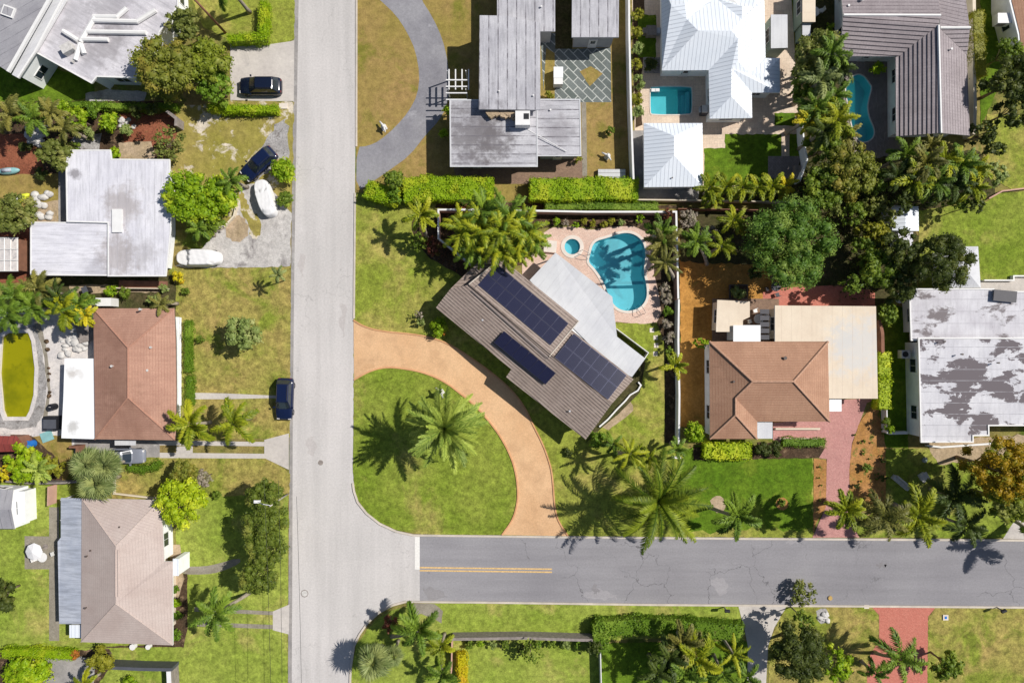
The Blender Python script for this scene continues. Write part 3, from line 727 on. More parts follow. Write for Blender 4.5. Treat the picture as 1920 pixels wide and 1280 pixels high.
# ------------------------------------------------------------------ roofs and houses
def clip(poly, axis, off, keep_above):
    """clip polygon (list of Vector) by axis.p >= off (or <=)"""
    out = []; n = len(poly)
    for i in range(n):
        a, b = poly[i], poly[(i + 1) % n]; da, db = a.dot(axis) - off, b.dot(axis) - off
        if not keep_above: da, db = -da, -db
        if da >= 0: out.append(a)
        if (da >= 0) != (db >= 0): out.append(a + (b - a) * (da / (da - db)))
    return out
def roof(name, faces, mat, parent, thick=.16, axis=None, laps=None, trim=None, lift=.05, lapfaces=None):
    """faces: lists of (px, py, z). laps: pitch in metres of the overlapping courses, built as real steps"""
    b = B(); W_ = [[G(*p) for p in f] for f in faces]
    for fi, f in enumerate(W_):
        n = Vector((0, 0, 0))
        for i in range(len(f)):
            a, c = f[i], f[(i + 1) % len(f)]; n += Vector(((a.y - c.y) * (a.z + c.z), (a.z - c.z) * (a.x + c.x), (a.x - c.x) * (a.y + c.y)))
        if n.z < 0: f = f[::-1]; n = -n; W_[fi] = f
        n.normalize()
        if laps and n.z < .9995 and (lapfaces is None or fi in lapfaces):
            up = n.cross(Vector((0, 0, 1)).cross(n).normalized()); up = up if up.z > 0 else -up
            hz = Vector((0, 0, 1)).cross(n).normalized()
            lo = min(p.dot(up) for p in f); hi = max(p.dot(up) for p in f); k = 0
            while lo + k * laps < hi - 1e-4:
                s0 = lo + k * laps; s1 = min(hi, s0 + laps)
                q = clip(clip(f, up, s0, True), up, s1, False)
                if len(q) >= 3:
                    qq = [p + n * lift * (1 - (p.dot(up) - s0) / laps) for p in q]
                    b.face(qq, 0, uv=[(p.dot(hz), p.dot(up) - lo) for p in q])
                    e = [p for p in q if abs(p.dot(up) - s0) < 1e-3]
                    if len(e) >= 2:
                        e.sort(key=lambda p: p.dot(hz)); a, c = e[0], e[-1]
                        b.face([a, c, c + n * lift, a + n * lift][::1], 0, uv=[(a.dot(hz), 0), (c.dot(hz), 0), (c.dot(hz), .05), (a.dot(hz), .05)])
                k += 1
        else: b.face(f, 0, axis=axis)
        b.face([p - Vector((0, 0, thick)) for p in f[::-1]], 1)
    # fascia round the outer boundary
    key = lambda p: (round(p.x, 2), round(p.y, 2), round(p.z, 2)); ed = {}
    for f in W_:
        for i in range(len(f)):
            a, c = f[i], f[(i + 1) % len(f)]; ed[(key(a), key(c))] = (a, c)
    for (ka, kc), (a, c) in ed.items():
        if (kc, ka) not in ed:
            d = Vector((0, 0, thick)); b.face([a - d, c - d, c, a], 1)
    return b.build(name, [M[mat], M[trim or 'white']], parent)

def window_mesh(w, h):
    b = B(); t = .07
    b.box((0, -.02, h / 2), (w, .03, h), m=1)
    for x in (-w / 2, w / 2): b.box((x, 0, h / 2), (t, .09, h + t), m=0)
    for z in (0, h): b.box((0, .002, z), (w - t, .085, t), m=0)
    b.box((0, -.001, h / 2), (.035, .05, h - t), m=0)
    return b
_wc = {}
def walls(parent, px_poly, z, top, wall_mat, inset=.5, windows=True, door=None, ze=None, base=0):
    """walls under an eave outline given in photo pixels at height z"""
    w = [tuple(G(x, y, z)[:2]) for x, y in px_poly]; w = offset(w, inset)
    b = B(); b.prism(w, base, top, bottom=False); o = b.build('wall', M[wall_mat], parent)
    if windows:
        n = len(w); cnt = 0
        for i in range(n):
            a, c = Vector(w[i]), Vector(w[(i + 1) % n]); L0 = (c - a).length
            if L0 < 2.6: continue
            d = (c - a).normalized(); nn = Vector((d.y, -d.x)); k = max(1, int(L0 / 3.6))
            for j in range(k):
                if cnt >= 14: break
                pos = a + d * L0 * (j + .5) / k + nn * .03; isdoor = (j == 0 and i == (door if door is not None else 0))
                key = 'door' if isdoor else ('w' if L0 / k > 3 else 'n')
                if key not in _wc:
                    bb = window_mesh(1.5 if key == 'w' else .9, 1.15) if key != 'door' else B()
                    if key == 'door':
                        bb.box((0, 0, 1.02), (.95, .06, 2.04), m=0); bb.box((0, .035, 1.45), (.5, .03, .7), m=1); bb.box((.36, .05, 1.0), (.05, .07, .14), m=2)
                    ob = bb.build('door' if key == 'door' else 'window', [M['white'], M['glass'], M['chrome']], parent); _wc[key] = ob.data
                else: ob = link(bpy.data.objects.new('door' if key == 'door' else 'window', _wc[key]), parent)
                ob.location = (pos.x, pos.y, base + (.02 if isdoor else 1.0)); ob.rotation_euler[2] = math.atan2(nn.y, nn.x) - math.pi / 2
                cnt += 1
    return o
def flatroof(parent, px, z, mat, axis=(0, 1, 0), wall='wall_white', inset=.45, thick=.22, name='roof', windows=True, trim='white', door=None, rim=0, dowalls=True):
    r = roof(name, [[(x, y, z) for x, y in px]], mat, parent, thick, axis=axis, trim=trim)
    if rim: strip('parapet', px, .14, rim, trim, parent=parent, z0=z - .02, zpx=z, closed=True)
    if dowalls: walls(parent, px, z, z - thick + .05, wall, inset, windows, door)
    return r
def vent(parent, px, py, z, mat='white', r=.1, h=.3):
    g = G(px, py, z); b = B(); b.tube([g - Vector((0, 0, .15)), g + Vector((0, 0, h))], r, 8); b.tube([g + Vector((0, 0, h)), g + Vector((0, 0, h + .06))], r * 1.5, 8)
    return b.build('vent_pipe', M[mat], parent)
def ridge(parent, pts, w=.22, h=.07, mat='white', name='ridge_cap'):
    b = B(); Q = [G(*p) + Vector((0, 0, .03)) for p in pts]
    b.tube(Q, [w / 2] * len(Q), 6); return b.build(name, M[mat], parent)

# ------------------------------------------------------------------ pools
def pool(pts, label, wmat='water', depth=1.35, wz=-.12, cop=.3, copmat='coping', name='swimming_pool', wall='tile_blue', ledge=None, cat='swimming pool'):
    w = [tuple(G(*p)[:2]) for p in pts]
    if area(w) < 0: w = w[::-1]
    c = Vector((sum(p[0] for p in w) / len(w), sum(p[1] for p in w) / len(w), 0))
    t = empty(name, c, 0, label, cat); w = [(p[0] - c.x, p[1] - c.y) for p in w]
    n = len(w); b = B()
    for i in range(n):
        a, d = w[i], w[(i + 1) % n]; b.face([(d[0], d[1], -depth), (a[0], a[1], -depth), (a[0], a[1], .05), (d[0], d[1], .05)])
    for tr in tessellate_polygon([[Vector((x, y, 0)) for x, y in w]]):
        q = [w[i] for i in tr]; q = q if area(q) > 0 else q[::-1]; b.face([(x, y, -depth) for x, y in q])
    b.build('basin', M[wall], t); b = B()
    for tr in tessellate_polygon([[Vector((x, y, 0)) for x, y in w]]):
        q = [w[i] for i in tr]; q = q if area(q) > 0 else q[::-1]; b.face([(x, y, wz) for x, y in q])
    b.build('water', M[wmat], t); o = offset(w, -cop); inn = w; b = B(); z = max(zat(p[0] + c.x, p[1] + c.y) for p in o) + .05
    for i in range(n):
        j = (i + 1) % n
        b.face([(*inn[i], z), (*o[i], z), (*o[j], z), (*inn[j], z)]); b.face([(*o[i], 0), (*o[j], 0), (*o[j], z), (*o[i], z)]); b.face([(*inn[j], .05), (*inn[i], .05), (*inn[i], z), (*inn[j], z)])
    b.build('coping', M[copmat], t)
    return t, c

# ------------------------------------------------------------------ cars
def car(px, py, heading, label, paint, L0=4.6, Wd=1.86, Hh=1.62, kind='suv', name='parked_car', group=None):
    """heading: degrees the nose points to (0 = +x, counter-clockwise)"""
    g0 = G(px, py, .8); t = empty(name, (g0.x, g0.y, zat(g0.x, g0.y)), math.radians(heading), label, 'car', group)
    hl = L0 / 2; hw = Wd / 2; bz = Hh * .56; p = M[paint]
    st = [(-hl, .72, .30, .62), (-hl + .06, .86, .26, .86), (-hl + .25, .95, .22, .97), (-hl + .7, 1, .2, 1), (-.6, 1, .2, 1), (.5, 1, .2, .99), (hl - 1.2, 1, .2, .96), (hl - .7, .97, .2, .90), (hl - .3, .91, .24, .80), (hl - .08, .80, .28, .66), (hl, .66, .34, .5)]
    prof = [(-.94, 0), (-1, .25), (-1, .62), (-.965, .86), (-.88, .975), (-.55, 1.01), (0, 1.03), (.55, 1.01), (.88, .975), (.965, .86), (1, .62), (1, .25), (.94, 0)]
    b = B(); R_ = [[Vector((x, hw * wf * u, zb + (bz * zt - zb) * v)) for u, v in prof] for x, wf, zb, zt in st]
    for i in range(len(R_) - 1):
        for k in range(len(prof) - 1): b.face([R_[i][k], R_[i][k + 1], R_[i + 1][k + 1], R_[i + 1][k]])
        b.face([R_[i][0], R_[i + 1][0], R_[i + 1][-1], R_[i][-1]])
    b.face(R_[0][::-1]); b.face(R_[-1]); b.build('body', p, t, smooth=True)
    # greenhouse
    xr, xf = (-hl + .25, hl - 1.35) if kind == 'suv' else (-hl + .75, hl - 1.45)
    rr, rf = (xr + .45, xf - .85)
    base = [(xr, -hw * .86), (xf, -hw * .84), (xf + .12, -hw * .4), (xf + .12, hw * .4), (xf, hw * .84), (xr, hw * .86), (xr - .06, hw * .4), (xr - .06, -hw * .4)]
    topp = [(rr, -hw * .69), (rf, -hw * .69), (rf + .09, -hw * .35), (rf + .09, hw * .35), (rf, hw * .69), (rr, hw * .69), (rr - .05, hw * .35), (rr - .05, -hw * .35)]
    zb = bz * .985; zt = Hh - .03; g = B(); r = B()
    Bv = [Vector((x, y, zb)) for x, y in base]; Tv = [Vector((x, y, zt)) for x, y in topp]
    mid = [Vector((x * .93 + (rr + rf) / 2 * .07, y * .9, Hh + .01)) for x, y in topp]
    for i in range(8):
        j = (i + 1) % 8; r.face([Bv[i], Bv[j], Tv[j], Tv[i]]); r.face([Tv[i], Tv[j], mid[j], mid[i]])
    r.face(mid); r.build('roof', p, t, smooth=False)
    def glass(idx, nm, a=.1, lo=.12, hi=.9, split=None):
        gb = B()
        for i in idx:
            j = (i + 1) % 8; A, C, D, E = Bv[i], Bv[j], Tv[j], Tv[i]; nrm = (C - A).cross(E - A).normalized() * .012
            A2, C2 = A.lerp(E, lo), C.lerp(D, lo); E2, D2 = A.lerp(E, hi), C.lerp(D, hi)
            if split:
                segs = [(.03, .46), (.50, .97)]
            elif len(idx) == 1: segs = [(.05, .95)]
            else: segs = [(0, 1)] if i == idx[1] else [(.16, 1)] if i == idx[0] else [(0, .84)]
            for s0, s1 in segs: gb.face([A2.lerp(C2, s0) + nrm, A2.lerp(C2, s1) + nrm, E2.lerp(D2, s1) + nrm, E2.lerp(D2, s0) + nrm])
        gb.build(nm, M['glass'], t)
    glass([0], 'side_window', split=1); glass([4], 'side_window', split=1)
    glass([1, 2, 3], 'windshield'); glass([5, 6, 7], 'rear_window')
    wb = B()
    for k in range(12):
        a, c = 2 * math.pi * k / 12, 2 * math.pi * (k + 1) / 12; q = lambda an, rad, y: Vector((rad * math.cos(an), y, rad * math.sin(an)))
        for y0, y1 in ((-.11, .11),): wb.face([q(a, .34, y0), q(a, .34, y1), q(c, .34, y1), q(c, .34, y0)])
        for y in (-.11, .11): wb.face([q(a, .34, y), q(c, .34, y), q(c, .2, y), q(a, .2, y)][:: (1 if y < 0 else -1)])
    wm = None; rm = None
    for sx in (-hl + .85, hl - .88):
        for sy in (-1, 1):
            if wm is None:
                o = wb.build('wheel', M['black'], t, smooth=True); wm = o.data
                rb = B(); rb.tube([(0, -.09, 0), (0, .09, 0)], .21, 12); ro = rb.build('rim', M['chrome'], o); rm = ro.data
            else: o = link(bpy.data.objects.new('wheel', wm), t); ro = link(bpy.data.objects.new('rim', rm), o)
            o.location = (sx, sy * (hw - .12), .34)
    for sy in (-1, 1):
        for nm, x, mm, w_ in (('headlight', hl - .17, 'stone', .3), ('taillight', -hl + .08, 'r_red', .22)):
            lb = B(); lb.box((x, sy * hw * .66, bz * (.66 if nm == 'headlight' else .78)), (.16, w_, .12)); lb.build(nm, M[mm], t)
        mb = B(); mb.box((xf - .1, sy * (hw + .07), zb + .06), (.16, .2, .13)); mb.build('side_mirror', p, t)
    if kind == 'suv':
        for sy in (-1, 1):
            rb = B(); rb.tube([(rr + .1, sy * hw * .6, Hh + .05), (rf - .1, sy * hw * .6, Hh + .05)], .025, 5); rb.build('roof_rail', M['black'], t)
    return t
def covered_car(px, py, heading, label, L0=4.7, Wd=1.9, Hh=1.55, name='covered_car', group=None, hood=.6):
    g0 = G(px, py, .8); t = empty(name, (g0.x, g0.y, zat(g0.x, g0.y)), math.radians(heading), label, 'car', group)
    nx, ny = 60, 30; rng = np.random.default_rng(nseed()); V = []; F = []
    for i in range(nx + 1):
        for j in range(ny + 1):
            u = -1 + 2 * i / nx; v = -1 + 2 * j / ny
            # square to superellipse
            k = max(abs(u), abs(v)); a = math.atan2(v, u); e = 3.1
            rad = k / ((abs(math.cos(a)) ** e + abs(math.sin(a)) ** e) ** (1 / e))
            x = rad * math.cos(a) * L0 / 2; y = rad * math.sin(a) * Wd / 2
            body = Hh * hood * (1 - .1 * max(0, u) ** 2); cab = max(0, min(1, (u + .93) / .3)) * max(0, min(1, (.50 - u) / .26)) * max(0, min(1, (1.0 - abs(v)) / .2)) ** .7
            cab = cab * cab * (3 - 2 * cab)
            edge = max(0, (k - .90) / .10); z = (body + (Hh - body) * cab) * (1 - edge ** 2.2) + .08 * edge
            z += .008 * math.sin(x * 9 + y * 3) * (1 - edge) + .004 * math.sin(y * 14 + x * 4) + rng.normal(0, .002)
            V.append((x, y, z))
    for i in range(nx):
        for j in range(ny): q = i * (ny + 1) + j; F.append((q, q + ny + 1, q + ny + 2, q + 1))
    o = link(bpy.data.objects.new('cloth_cover', np_mesh('cloth_cover', V, F, M['cover'], smooth=True)), t)
    wb = B()
    for sx in (-L0 / 2 + .85, L0 / 2 - .9):
        for sy in (-1, 1): 
            w_ = B(); w_.tube([(sx, sy * (Wd / 2 - .34), .3), (sx, sy * (Wd / 2 - .12), .3)], .3, 12); w_.build('wheel', M['black'], t)
    return t
def boxy(name, px, py, z0, d, mat, label, cat, rz=0, bev=0, parts=None, group=None):
    """small box-shaped thing with extra boxes: parts = [(name, centre, dims, mat)] in its own frame"""
    g0 = G(px, py, z0 + d[2]); z0 = z0 or zat(g0.x, g0.y); t = empty(name, (g0.x, g0.y, z0), math.radians(rz), label, cat, group)
    b = B(); b.box((0, 0, d[2] / 2), d); o = b.build('body', M[mat], t)
    if bev:
        m = o.modifiers.new('bevel', 'BEVEL'); m.width = bev; m.segments = 2
    for nm, c, dd, mm in (parts or []):
        b = B(); b.box(c, dd); b.build(nm, M[mm], t)
    return t
M['cover'] = plain('white_car_cover', P(234, 232, 232), .8, var=.04)
M['navy'] = plain('navy_car_paint', (.006, .012, .045, 1), .18, var=.05, spec=.7)
M['blackblue'] = plain('blue_black_car_paint', (.006, .010, .026, 1), .18, var=.05, spec=.7)
M['greycar'] = plain('grey_car_paint', P(130, 134, 146), .3, var=.05, spec=.6)
M['blue'] = plain('blue_plastic', P(40, 120, 206), .4)
M['teal'] = plain('faded_teal_plastic', P(140, 186, 188), .5)
M['yellow'] = plain('yellow_plastic', P(214, 220, 60), .5)
M['deckboard'] = plain('brown_deck_board', P(112, 94, 88), .85, var=.2)
M['orange_p'] = plain('orange_edge', P(198, 164, 96), .6)

# ------------------------------------------------------------------ the ground, with the pools cut out of it
POOL_C = smooth_poly([(1113,453),(1140,446),(1168,436),(1190,439),(1206,453),(1211,478),(1206,508),(1213,540),(1212,562),(1199,578),(1177,584),(1156,578),(1143,559),(1131,527),(1115,503),(1103,492),(1106,478)], 2)
SPA = arc(1073, 462.5, 14.5, n=28)
POOL_R = smooth_poly([(1222,163),(1294,163),(1297,168),(1297,209),(1292,215),(1223,215),(1219.5,211),(1219.5,167)], 1)
POOL_E = smooth_poly([(1590,150),(1606,139),(1620,143),(1630,158),(1634,164),(1629,182),(1625,201),(1629,222),(1639,243),(1637,258),(1626,266),(1612,266),(1601,250),(1594,222),(1589,190),(1585,168)], 2)
POOL_G = [(5,632),(16,624),(54,624),(60,640),(66,690),(64,740),(56,770),(50,781),(12,781),(7,768),(1,700)]
big = 10500
base = sheet('ground', [(-big,-big),(big,-big),(big,big),(-big,big)], 'ground', holes=[POOL_C, SPA, POOL_R, POOL_E, POOL_G], z=0)

# streets first
sheet('cross_street_surface', [(786,1001),(1060,1004),(1400,1007),(2400,1013),(2400,1139),(1500,1133),(1220,1131),(900,1127),(786,1126)], 'road2')
sheet('street_surface', [(556,-400),(673,-400),(669,0),(666,300),(664,600),(662,880),(664,915),(671,938),(688,960),(712,980),(742,994),(775,1001),(787,1002),(787,1127),(760,1128),(735,1135),(710,1148),(688,1168),(672,1192),(663,1215),(659,1250),(658,1700),(538,1700),(541,1100),(543,800),(546,500),(549,250),(552,0)], 'road')
sheet('stop_line', [(778,1006),(787,1006),(787,1067),(778,1067)], 'paint_white')
for i, dy in enumerate((0, 5.6)):
    sheet('centre_line_marking', [(787,1062+dy),(1035,1065+dy),(1035,1067.6+dy),(787,1064.6+dy)], 'paint_yellow')
sheet('road_edge', [(546,500),(543,800),(541,1100),(538,1700),(545,1700),(548,1100),(549,800),(552,500),(556,250),(560,0),(562,-400),(556,-400),(552,0),(549,250)], 'concrete_dark')

for pts, m_ in (([(1086,1112),(1120,1104),(1150,1110),(1160,1120),(1140,1124),(1100,1122)], 'stain_light'), ([(1330,1085),(1352,1080),(1368,1098),(1360,1116),(1340,1110)], 'stain_light'), ([(790,1098),(830,1108),(845,1122),(795,1122)], 'stain_dark'), ([(1110,1100),(1120,1096),(1124,1112),(1114,1116)], 'stain_dark'), ([(1470,1013),(1500,1014),(1494,1020),(1474,1020)], 'stain_light'), ([(1644,1056),(1660,1056),(1660,1062),(1643,1063)], 'stain_dark'), ([(560,470),(572,480),(570,520),(562,510)], 'stain_dark2'), ([(640,560),(650,580),(648,640),(638,620)], 'stain_dark2'), ([(575,820),(590,816),(592,850),(578,856)], 'stain_dark2')):
    sheet('road_stain', pts, m_, amp=.25, step=.4, smooth=2)
A_ = dict(amp=.06, step=.35)
# --- left of the street
sheet('lawn', [(486,-60),(552,-60),(552,72),(540,80),(520,83),(490,80)], 'lawn', **A_)
sheet('lawn', [(330,-80),(486,-80),(486,70),(440,80),(380,50)], 'lawn', **A_)
sheet('lawn', [(-60,130),(40,125),(75,120),(175,150),(178,182),(120,192),(-60,192)], 'lawn_deep', **A_)
sheet('path', [(160,175),(200,168),(275,172),(270,190),(160,190)], 'gravel_lot', **A_)
sheet('driveway', [(432,82),(486,82),(510,83),(545,78),(552,76),(551,190),(500,190),(432,188)], 'concrete')
sheet('yard', [(300,205),(432,190),(551,192),(549,330),(545,430),(430,430),(300,330)], 'dry_patchy', amp=.1, step=.5)
sheet('garden_bed', [(-60,192),(310,190),(330,300),(-60,345)], 'mulch', amp=.1)
sheet('mulch_bed', [(-60,250),(45,252),(72,270),(85,335),(-60,345)], 'mulch_red', amp=.15)
sheet('mulch_bed', [(225,212),(330,205),(332,258),(300,275),(232,270)], 'mulch_red', amp=.12)
sheet('garden_path', [(140,256),(190,250),(185,290),(125,282)], 'gravel', amp=.1)
sheet('garden_path', [(222,268),(285,265),(290,302),(222,302)], 'sand', amp=.1)
sheet('gravel_patch', [(498,262),(520,232),(541,222),(543,300),(520,300),(500,330),(470,345),(478,300)], 'gravel', amp=.3, step=.5, smooth=2)
sheet('lawn', [(-60,330),(110,325),(112,420),(-60,430)], 'dry', **A_)
sheet('terrace', [(55,388),(110,375),(110,425),(60,420)], 'sand', amp=.12)
sheet('side_path', [(110,322),(126,322),(128,420),(110,420)], 'concrete_dark')
sheet('mulch_bed', [(-60,420),(60,420),(60,530),(-60,530)], 'mulch_red', amp=.1)
sheet('gravel_driveway', [(330,500),(395,452),(396,432),(425,418),(444,395),(450,352),(470,345),(500,345),(546,400),(545,440),(544,500),(400,503)], 'gravel_lot', amp=.12, step=.5)
sheet('worn_grass_patch', [(452,355),(464,380),(470,395),(489,405),(488,448),(470,450),(468,420),(452,398),(447,372)], 'dry_patchy', amp=.16, step=.4, smooth=2)
sheet('bare_earth_patch', [(418,428),(440,405),(455,402),(468,425),(462,450),(430,455)], 'sand', amp=.22, step=.4, smooth=2)
sheet('lawn', [(318,502),(400,503),(545,500),(545,600),(544,820),(495,822),(330,822),(340,600),(318,560)], 'lawn_mixed', **A_)
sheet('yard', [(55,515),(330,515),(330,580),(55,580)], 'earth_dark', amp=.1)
sheet('brick_path', [(130,535),(300,532),(300,548),(130,550)], 'sand', amp=.1)
sheet('terrace', [(-80,585),(178,575),(178,840),(88,835),(60,820),(-80,820)], 'stone_white', holes=[POOL_G])
sheet('pool_border', [(-10,628),(-4,600),(30,590),(68,600),(80,660),(88,720),(84,770),(68,800),(30,806),(-8,800)], 'gravel', holes=[POOL_G], amp=.08)
sheet('terrace_path', [(62,592),(72,590),(88,650),(96,730),(88,790),(80,790),(90,730),(82,660)], 'path_grey', amp=.05)
sheet('lawn', [(60,818),(135,815),(135,880),(120,905),(70,905),(40,860)], 'dry', **A_)
sheet('garden_bed', [(-60,815),(60,815),(110,860),(120,905),(20,905),(-60,890)], 'mulch', amp=.1)
sheet('side_yard', [(140,820),(300,826),(300,870),(140,860)], 'concrete_dark')
sheet('lawn', [(210,858),(500,852),(545,888),(541,940),(541,1120),(330,1120),(330,935),(210,935)], 'lawn_mixed', **A_)
sheet('lawn', [(330,950),(400,930),(541,925),(540,1130),(500,1142),(330,1142)], 'lawn_light', **A_)
sheet('lawn', [(-80,905),(160,905),(160,1195),(-80,1230)], 'lawn_light', **A_)
sheet('lawn', [(-80,1190),(300,1190),(350,1140),(540,1130),(539,1400),(-80,1400)], 'lawn_light', **A_)
sheet('driveway_strip', [(290,826),(360,826),(500,828),(497,836),(300,834)], 'concrete')
sheet('driveway_strip', [(300,848),(497,850),(497,859),(300,858)], 'concrete')
sheet('driveway_link', [(331,836),(362,836),(362,849),(331,849)], 'concrete')
sheet('driveway_apron', [(496,824),(542,812),(542,880),(496,858)], 'concrete')
sheet('front_path', [(366,736),(420,737),(508,741),(545,741),(545,747),(508,746),(420,748),(366,748)], 'concrete')
sheet('driveway_apron', [(512,1145),(543,1132),(542,1188),(512,1180)], 'concrete')
sheet('driveway_strip', [(365,1137),(512,1145),(512,1152),(365,1145)], 'path_grey')
sheet('driveway_strip', [(370,1165),(512,1170),(512,1178),(370,1173)], 'path_grey')
sheet('front_path', [(340,1061),(385,1061),(408,1056),(450,1044),(452,1055),(412,1072),(385,1076),(340,1076)], 'path_grey', smooth=1)
sheet('garden_bed', [(322,1075),(352,1075),(352,1180),(345,1212),(150,1213),(322,1205)], 'mulch', amp=.06)
sheet('brick_path', [(320,1020),(338,1020),(345,1085),(335,1120),(320,1120)], 'sand', amp=.04)
sheet('patio', [(47,1004),(104,1005),(104,1066),(47,1066)], 'path_grey')
sheet('side_yard', [(93,950),(112,950),(112,1200),(150,1200),(93,1200)], 'path_grey')
sheet('garden_bed', [(-40,1215),(145,1218),(205,1215),(215,1240),(180,1290),(-40,1290)], 'mulch', amp=.1)
sheet('patio', [(30,1240),(110,1228),(180,1232),(176,1300),(20,1300)], 'concrete_dark', amp=.08)
# --- north side of the corner block
sheet('lawn', [(669,-80),(1180,-80),(1186,345),(1240,372),(900,378),(668,360)], 'dry', **A_)
sheet('driveway', smooth_poly([(669,276),(690,274),(712,264),(742,238),(766,210),(783,178),(787,140),(779,95),(763,60),(742,28),(712,0),(690,-20),(690,-60),(780,-60),(787,-5),(812,34),(830,74),(840,118),(843,165),(838,200),(822,228),(799,252),(768,292),(732,318),(700,340),(668,360)], 1), 'asphalt_drive')
sheet('side_yard', [(1000,295),(1095,293),(1102,335),(1100,345),(860,345),(850,315)], 'brick_walk')
sheet('patio', [(1013,62),(1070,62),(1070,92),(1145,90),(1146,192),(1042,192),(1020,190)], 'slate')
sheet('gravel_bed', [(1087,135),(1108,124),(1130,138),(1106,162)], 'dry', amp=.04)
sheet('side_yard', [(1041,-40),(1073,-40),(1073,92),(1041,92)], 'earth_dark')
sheet('path', [(1090,192),(1099,192),(1101,330),(1092,330)], 'path_grey')
sheet('lawn', [(1024,90),(1040,100),(1040,188),(1018,188)], 'dry')
# --- white-roofed property
sheet('terrace', [(1184,-60),(1480,-60),(1500,250),(1500,352),(1320,352),(1190,250)], 'deck_beige', holes=[POOL_R])
sheet('planting_bed', [(1185,-60),(1210,-60),(1205,120),(1200,190),(1205,235),(1192,240),(1187,130)], 'mulch', amp=.06)
sheet('lawn', [(1196,28),(1230,28),(1230,108),(1196,108)], 'lawn_deep', **A_)
sheet('gravel_bed', [(1206,108),(1240,108),(1240,138),(1208,138)], 'gravel')
sheet('side_yard', [(1186,245),(1210,245),(1210,353),(1310,353),(1310,374),(1190,374)], 'concrete_dark')
sheet('lawn', [(1320,278),(1359,278),(1359,252),(1500,252),(1500,345),(1320,350)], 'lawn_deep', **A_)
sheet('lawn', [(1452,212),(1490,212),(1490,236),(1452,236)], 'lawn_deep', **A_)
sheet('patio', [(1440,293),(1503,293),(1503,335),(1440,335)], 'deck_grey')
sheet('path', [(1465,252),(1480,252),(1480,293),(1465,293)], 'deck_beige')
sheet('planting_bed', [(1310,350),(1500,346),(1510,378),(1310,378)], 'earth_dark', amp=.1)
# --- pool courtyard of the tiled house
sheet('courtyard', [(1560,105),(1690,100),(1692,270),(1700,292),(1600,300),(1580,240)], 'deck_grey', holes=[POOL_E])
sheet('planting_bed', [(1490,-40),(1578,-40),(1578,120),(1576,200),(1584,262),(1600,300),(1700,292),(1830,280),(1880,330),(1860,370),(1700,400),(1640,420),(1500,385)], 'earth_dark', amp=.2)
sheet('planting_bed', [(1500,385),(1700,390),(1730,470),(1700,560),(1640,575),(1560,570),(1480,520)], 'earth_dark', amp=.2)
sheet('lawn', [(1838,-40),(1900,-40),(1900,100),(1838,240)], 'lawn_deep', **A_)
sheet('lawn', [(1850,215),(1980,215),(1980,360),(1895,355),(1850,330)], 'lawn', **A_)
sheet('lawn', [(1722,395),(1850,378),(1870,362),(2000,355),(2000,530),(1722,545)], 'lawn_island', **A_)
# --- solar house
sheet('lawn', [(664,362),(700,362),(830,378),(900,470),(985,520),(1100,640),(1150,606),(1240,606),(1275,600),(1275,830),(1290,840),(1525,858),(1526,1007),(1060,1004),(820,1001),(663,900)], 'lawn', **A_)
sheet('lawn', [(1278,842),(1420,836),(1520,858),(1526,992),(1440,990),(1290,998),(1240,960),(1268,900)], 'lawn_deep', amp=.4, step=.8)
sheet('corner_lawn', [(664,706),(700,690),(735,687),(790,690),(862,720),(945,805),(972,890),(968,960),(941,1001.5),(786,1001),(745,993),(712,979),(688,959),(671,937),(664,912),(662,880)], 'lawn_island', amp=.05, step=.35)
DRV_O = [(663,600),(682,612),(715,621),(777,626),(815,634),(845,646),(877,666),(925,700),(962,733),(985,764),(1000,797),(1018,832),(1029,862),(1035,885),(1038,920),(1040,950),(1046,975),(1065,1004)]
DRV_I = [(941,1002),(961,975),(970,945),(971,915),(967,885),(958,855),(940,820),(918,790),(890,759),(859,734),(838,718),(815,706),(790,697),(765,692),(734,688),(712,690),(690,697),(664,712)]
sheet('driveway', DRV_O + DRV_I, 'tan_drive')
sheet('wear_mark', [(998,930),(1006,935),(1010,990),(996,992)], 'tan_worn', amp=.2, step=.3, smooth=2)
sheet('wear_mark', [(672,690),(700,682),(706,686),(680,697)], 'tan_worn', amp=.15, step=.3, smooth=1)
strip('driveway_kerb', DRV_O, .16, .10, 'kerb_tan', kind='structure', smooth=2, z0=.03)
strip('driveway_kerb', DRV_I, .16, .10, 'kerb_tan', kind='structure', smooth=2, z0=.03)
sheet('planting_bed', [(822,392),(1270,397),(1275,620),(1273,830),(1245,830),(1245,640),(1232,610),(1232,560),(1215,440),(1050,420),(1010,430),(985,495),(950,500),(890,492),(826,446)], 'mulch', amp=.06)
sheet('planting_bed', [(820,378),(1270,385),(1270,392),(815,390)], 'mulch', amp=.05)
sheet('planting_bed', [(770,405),(822,395),(822,450),(880,500),(868,520),(800,480),(775,440)], 'mulch', amp=.12)
sheet('pool_deck', [(1013,441),(1034,427),(1077,425),(1109,431),(1156,425),(1187,424),(1218,438),(1226,475),(1226,512),(1235,550),(1240,587),(1231,604),(1202,608),(1156,603),(1130,620),(1040,600),(979,520),(979,494),(987,481),(1006,473),(1016,468)], 'deck_pink', holes=[POOL_C, SPA])
sheet('lawn', [(1157,605),(1230,608),(1246,640),(1246,840),(1160,830),(1120,800),(1190,710)], 'lawn', **A_)
sheet('gravel_bed', [(1160,748),(1178,742),(1188,770),(1165,790),(1140,808),(1128,800)], 'sand', amp=.15)
sheet('house_border', [(1098,830),(1130,800),(1160,775),(1200,735),(1210,680),(1203,668),(1150,740)], 'earth_dark')
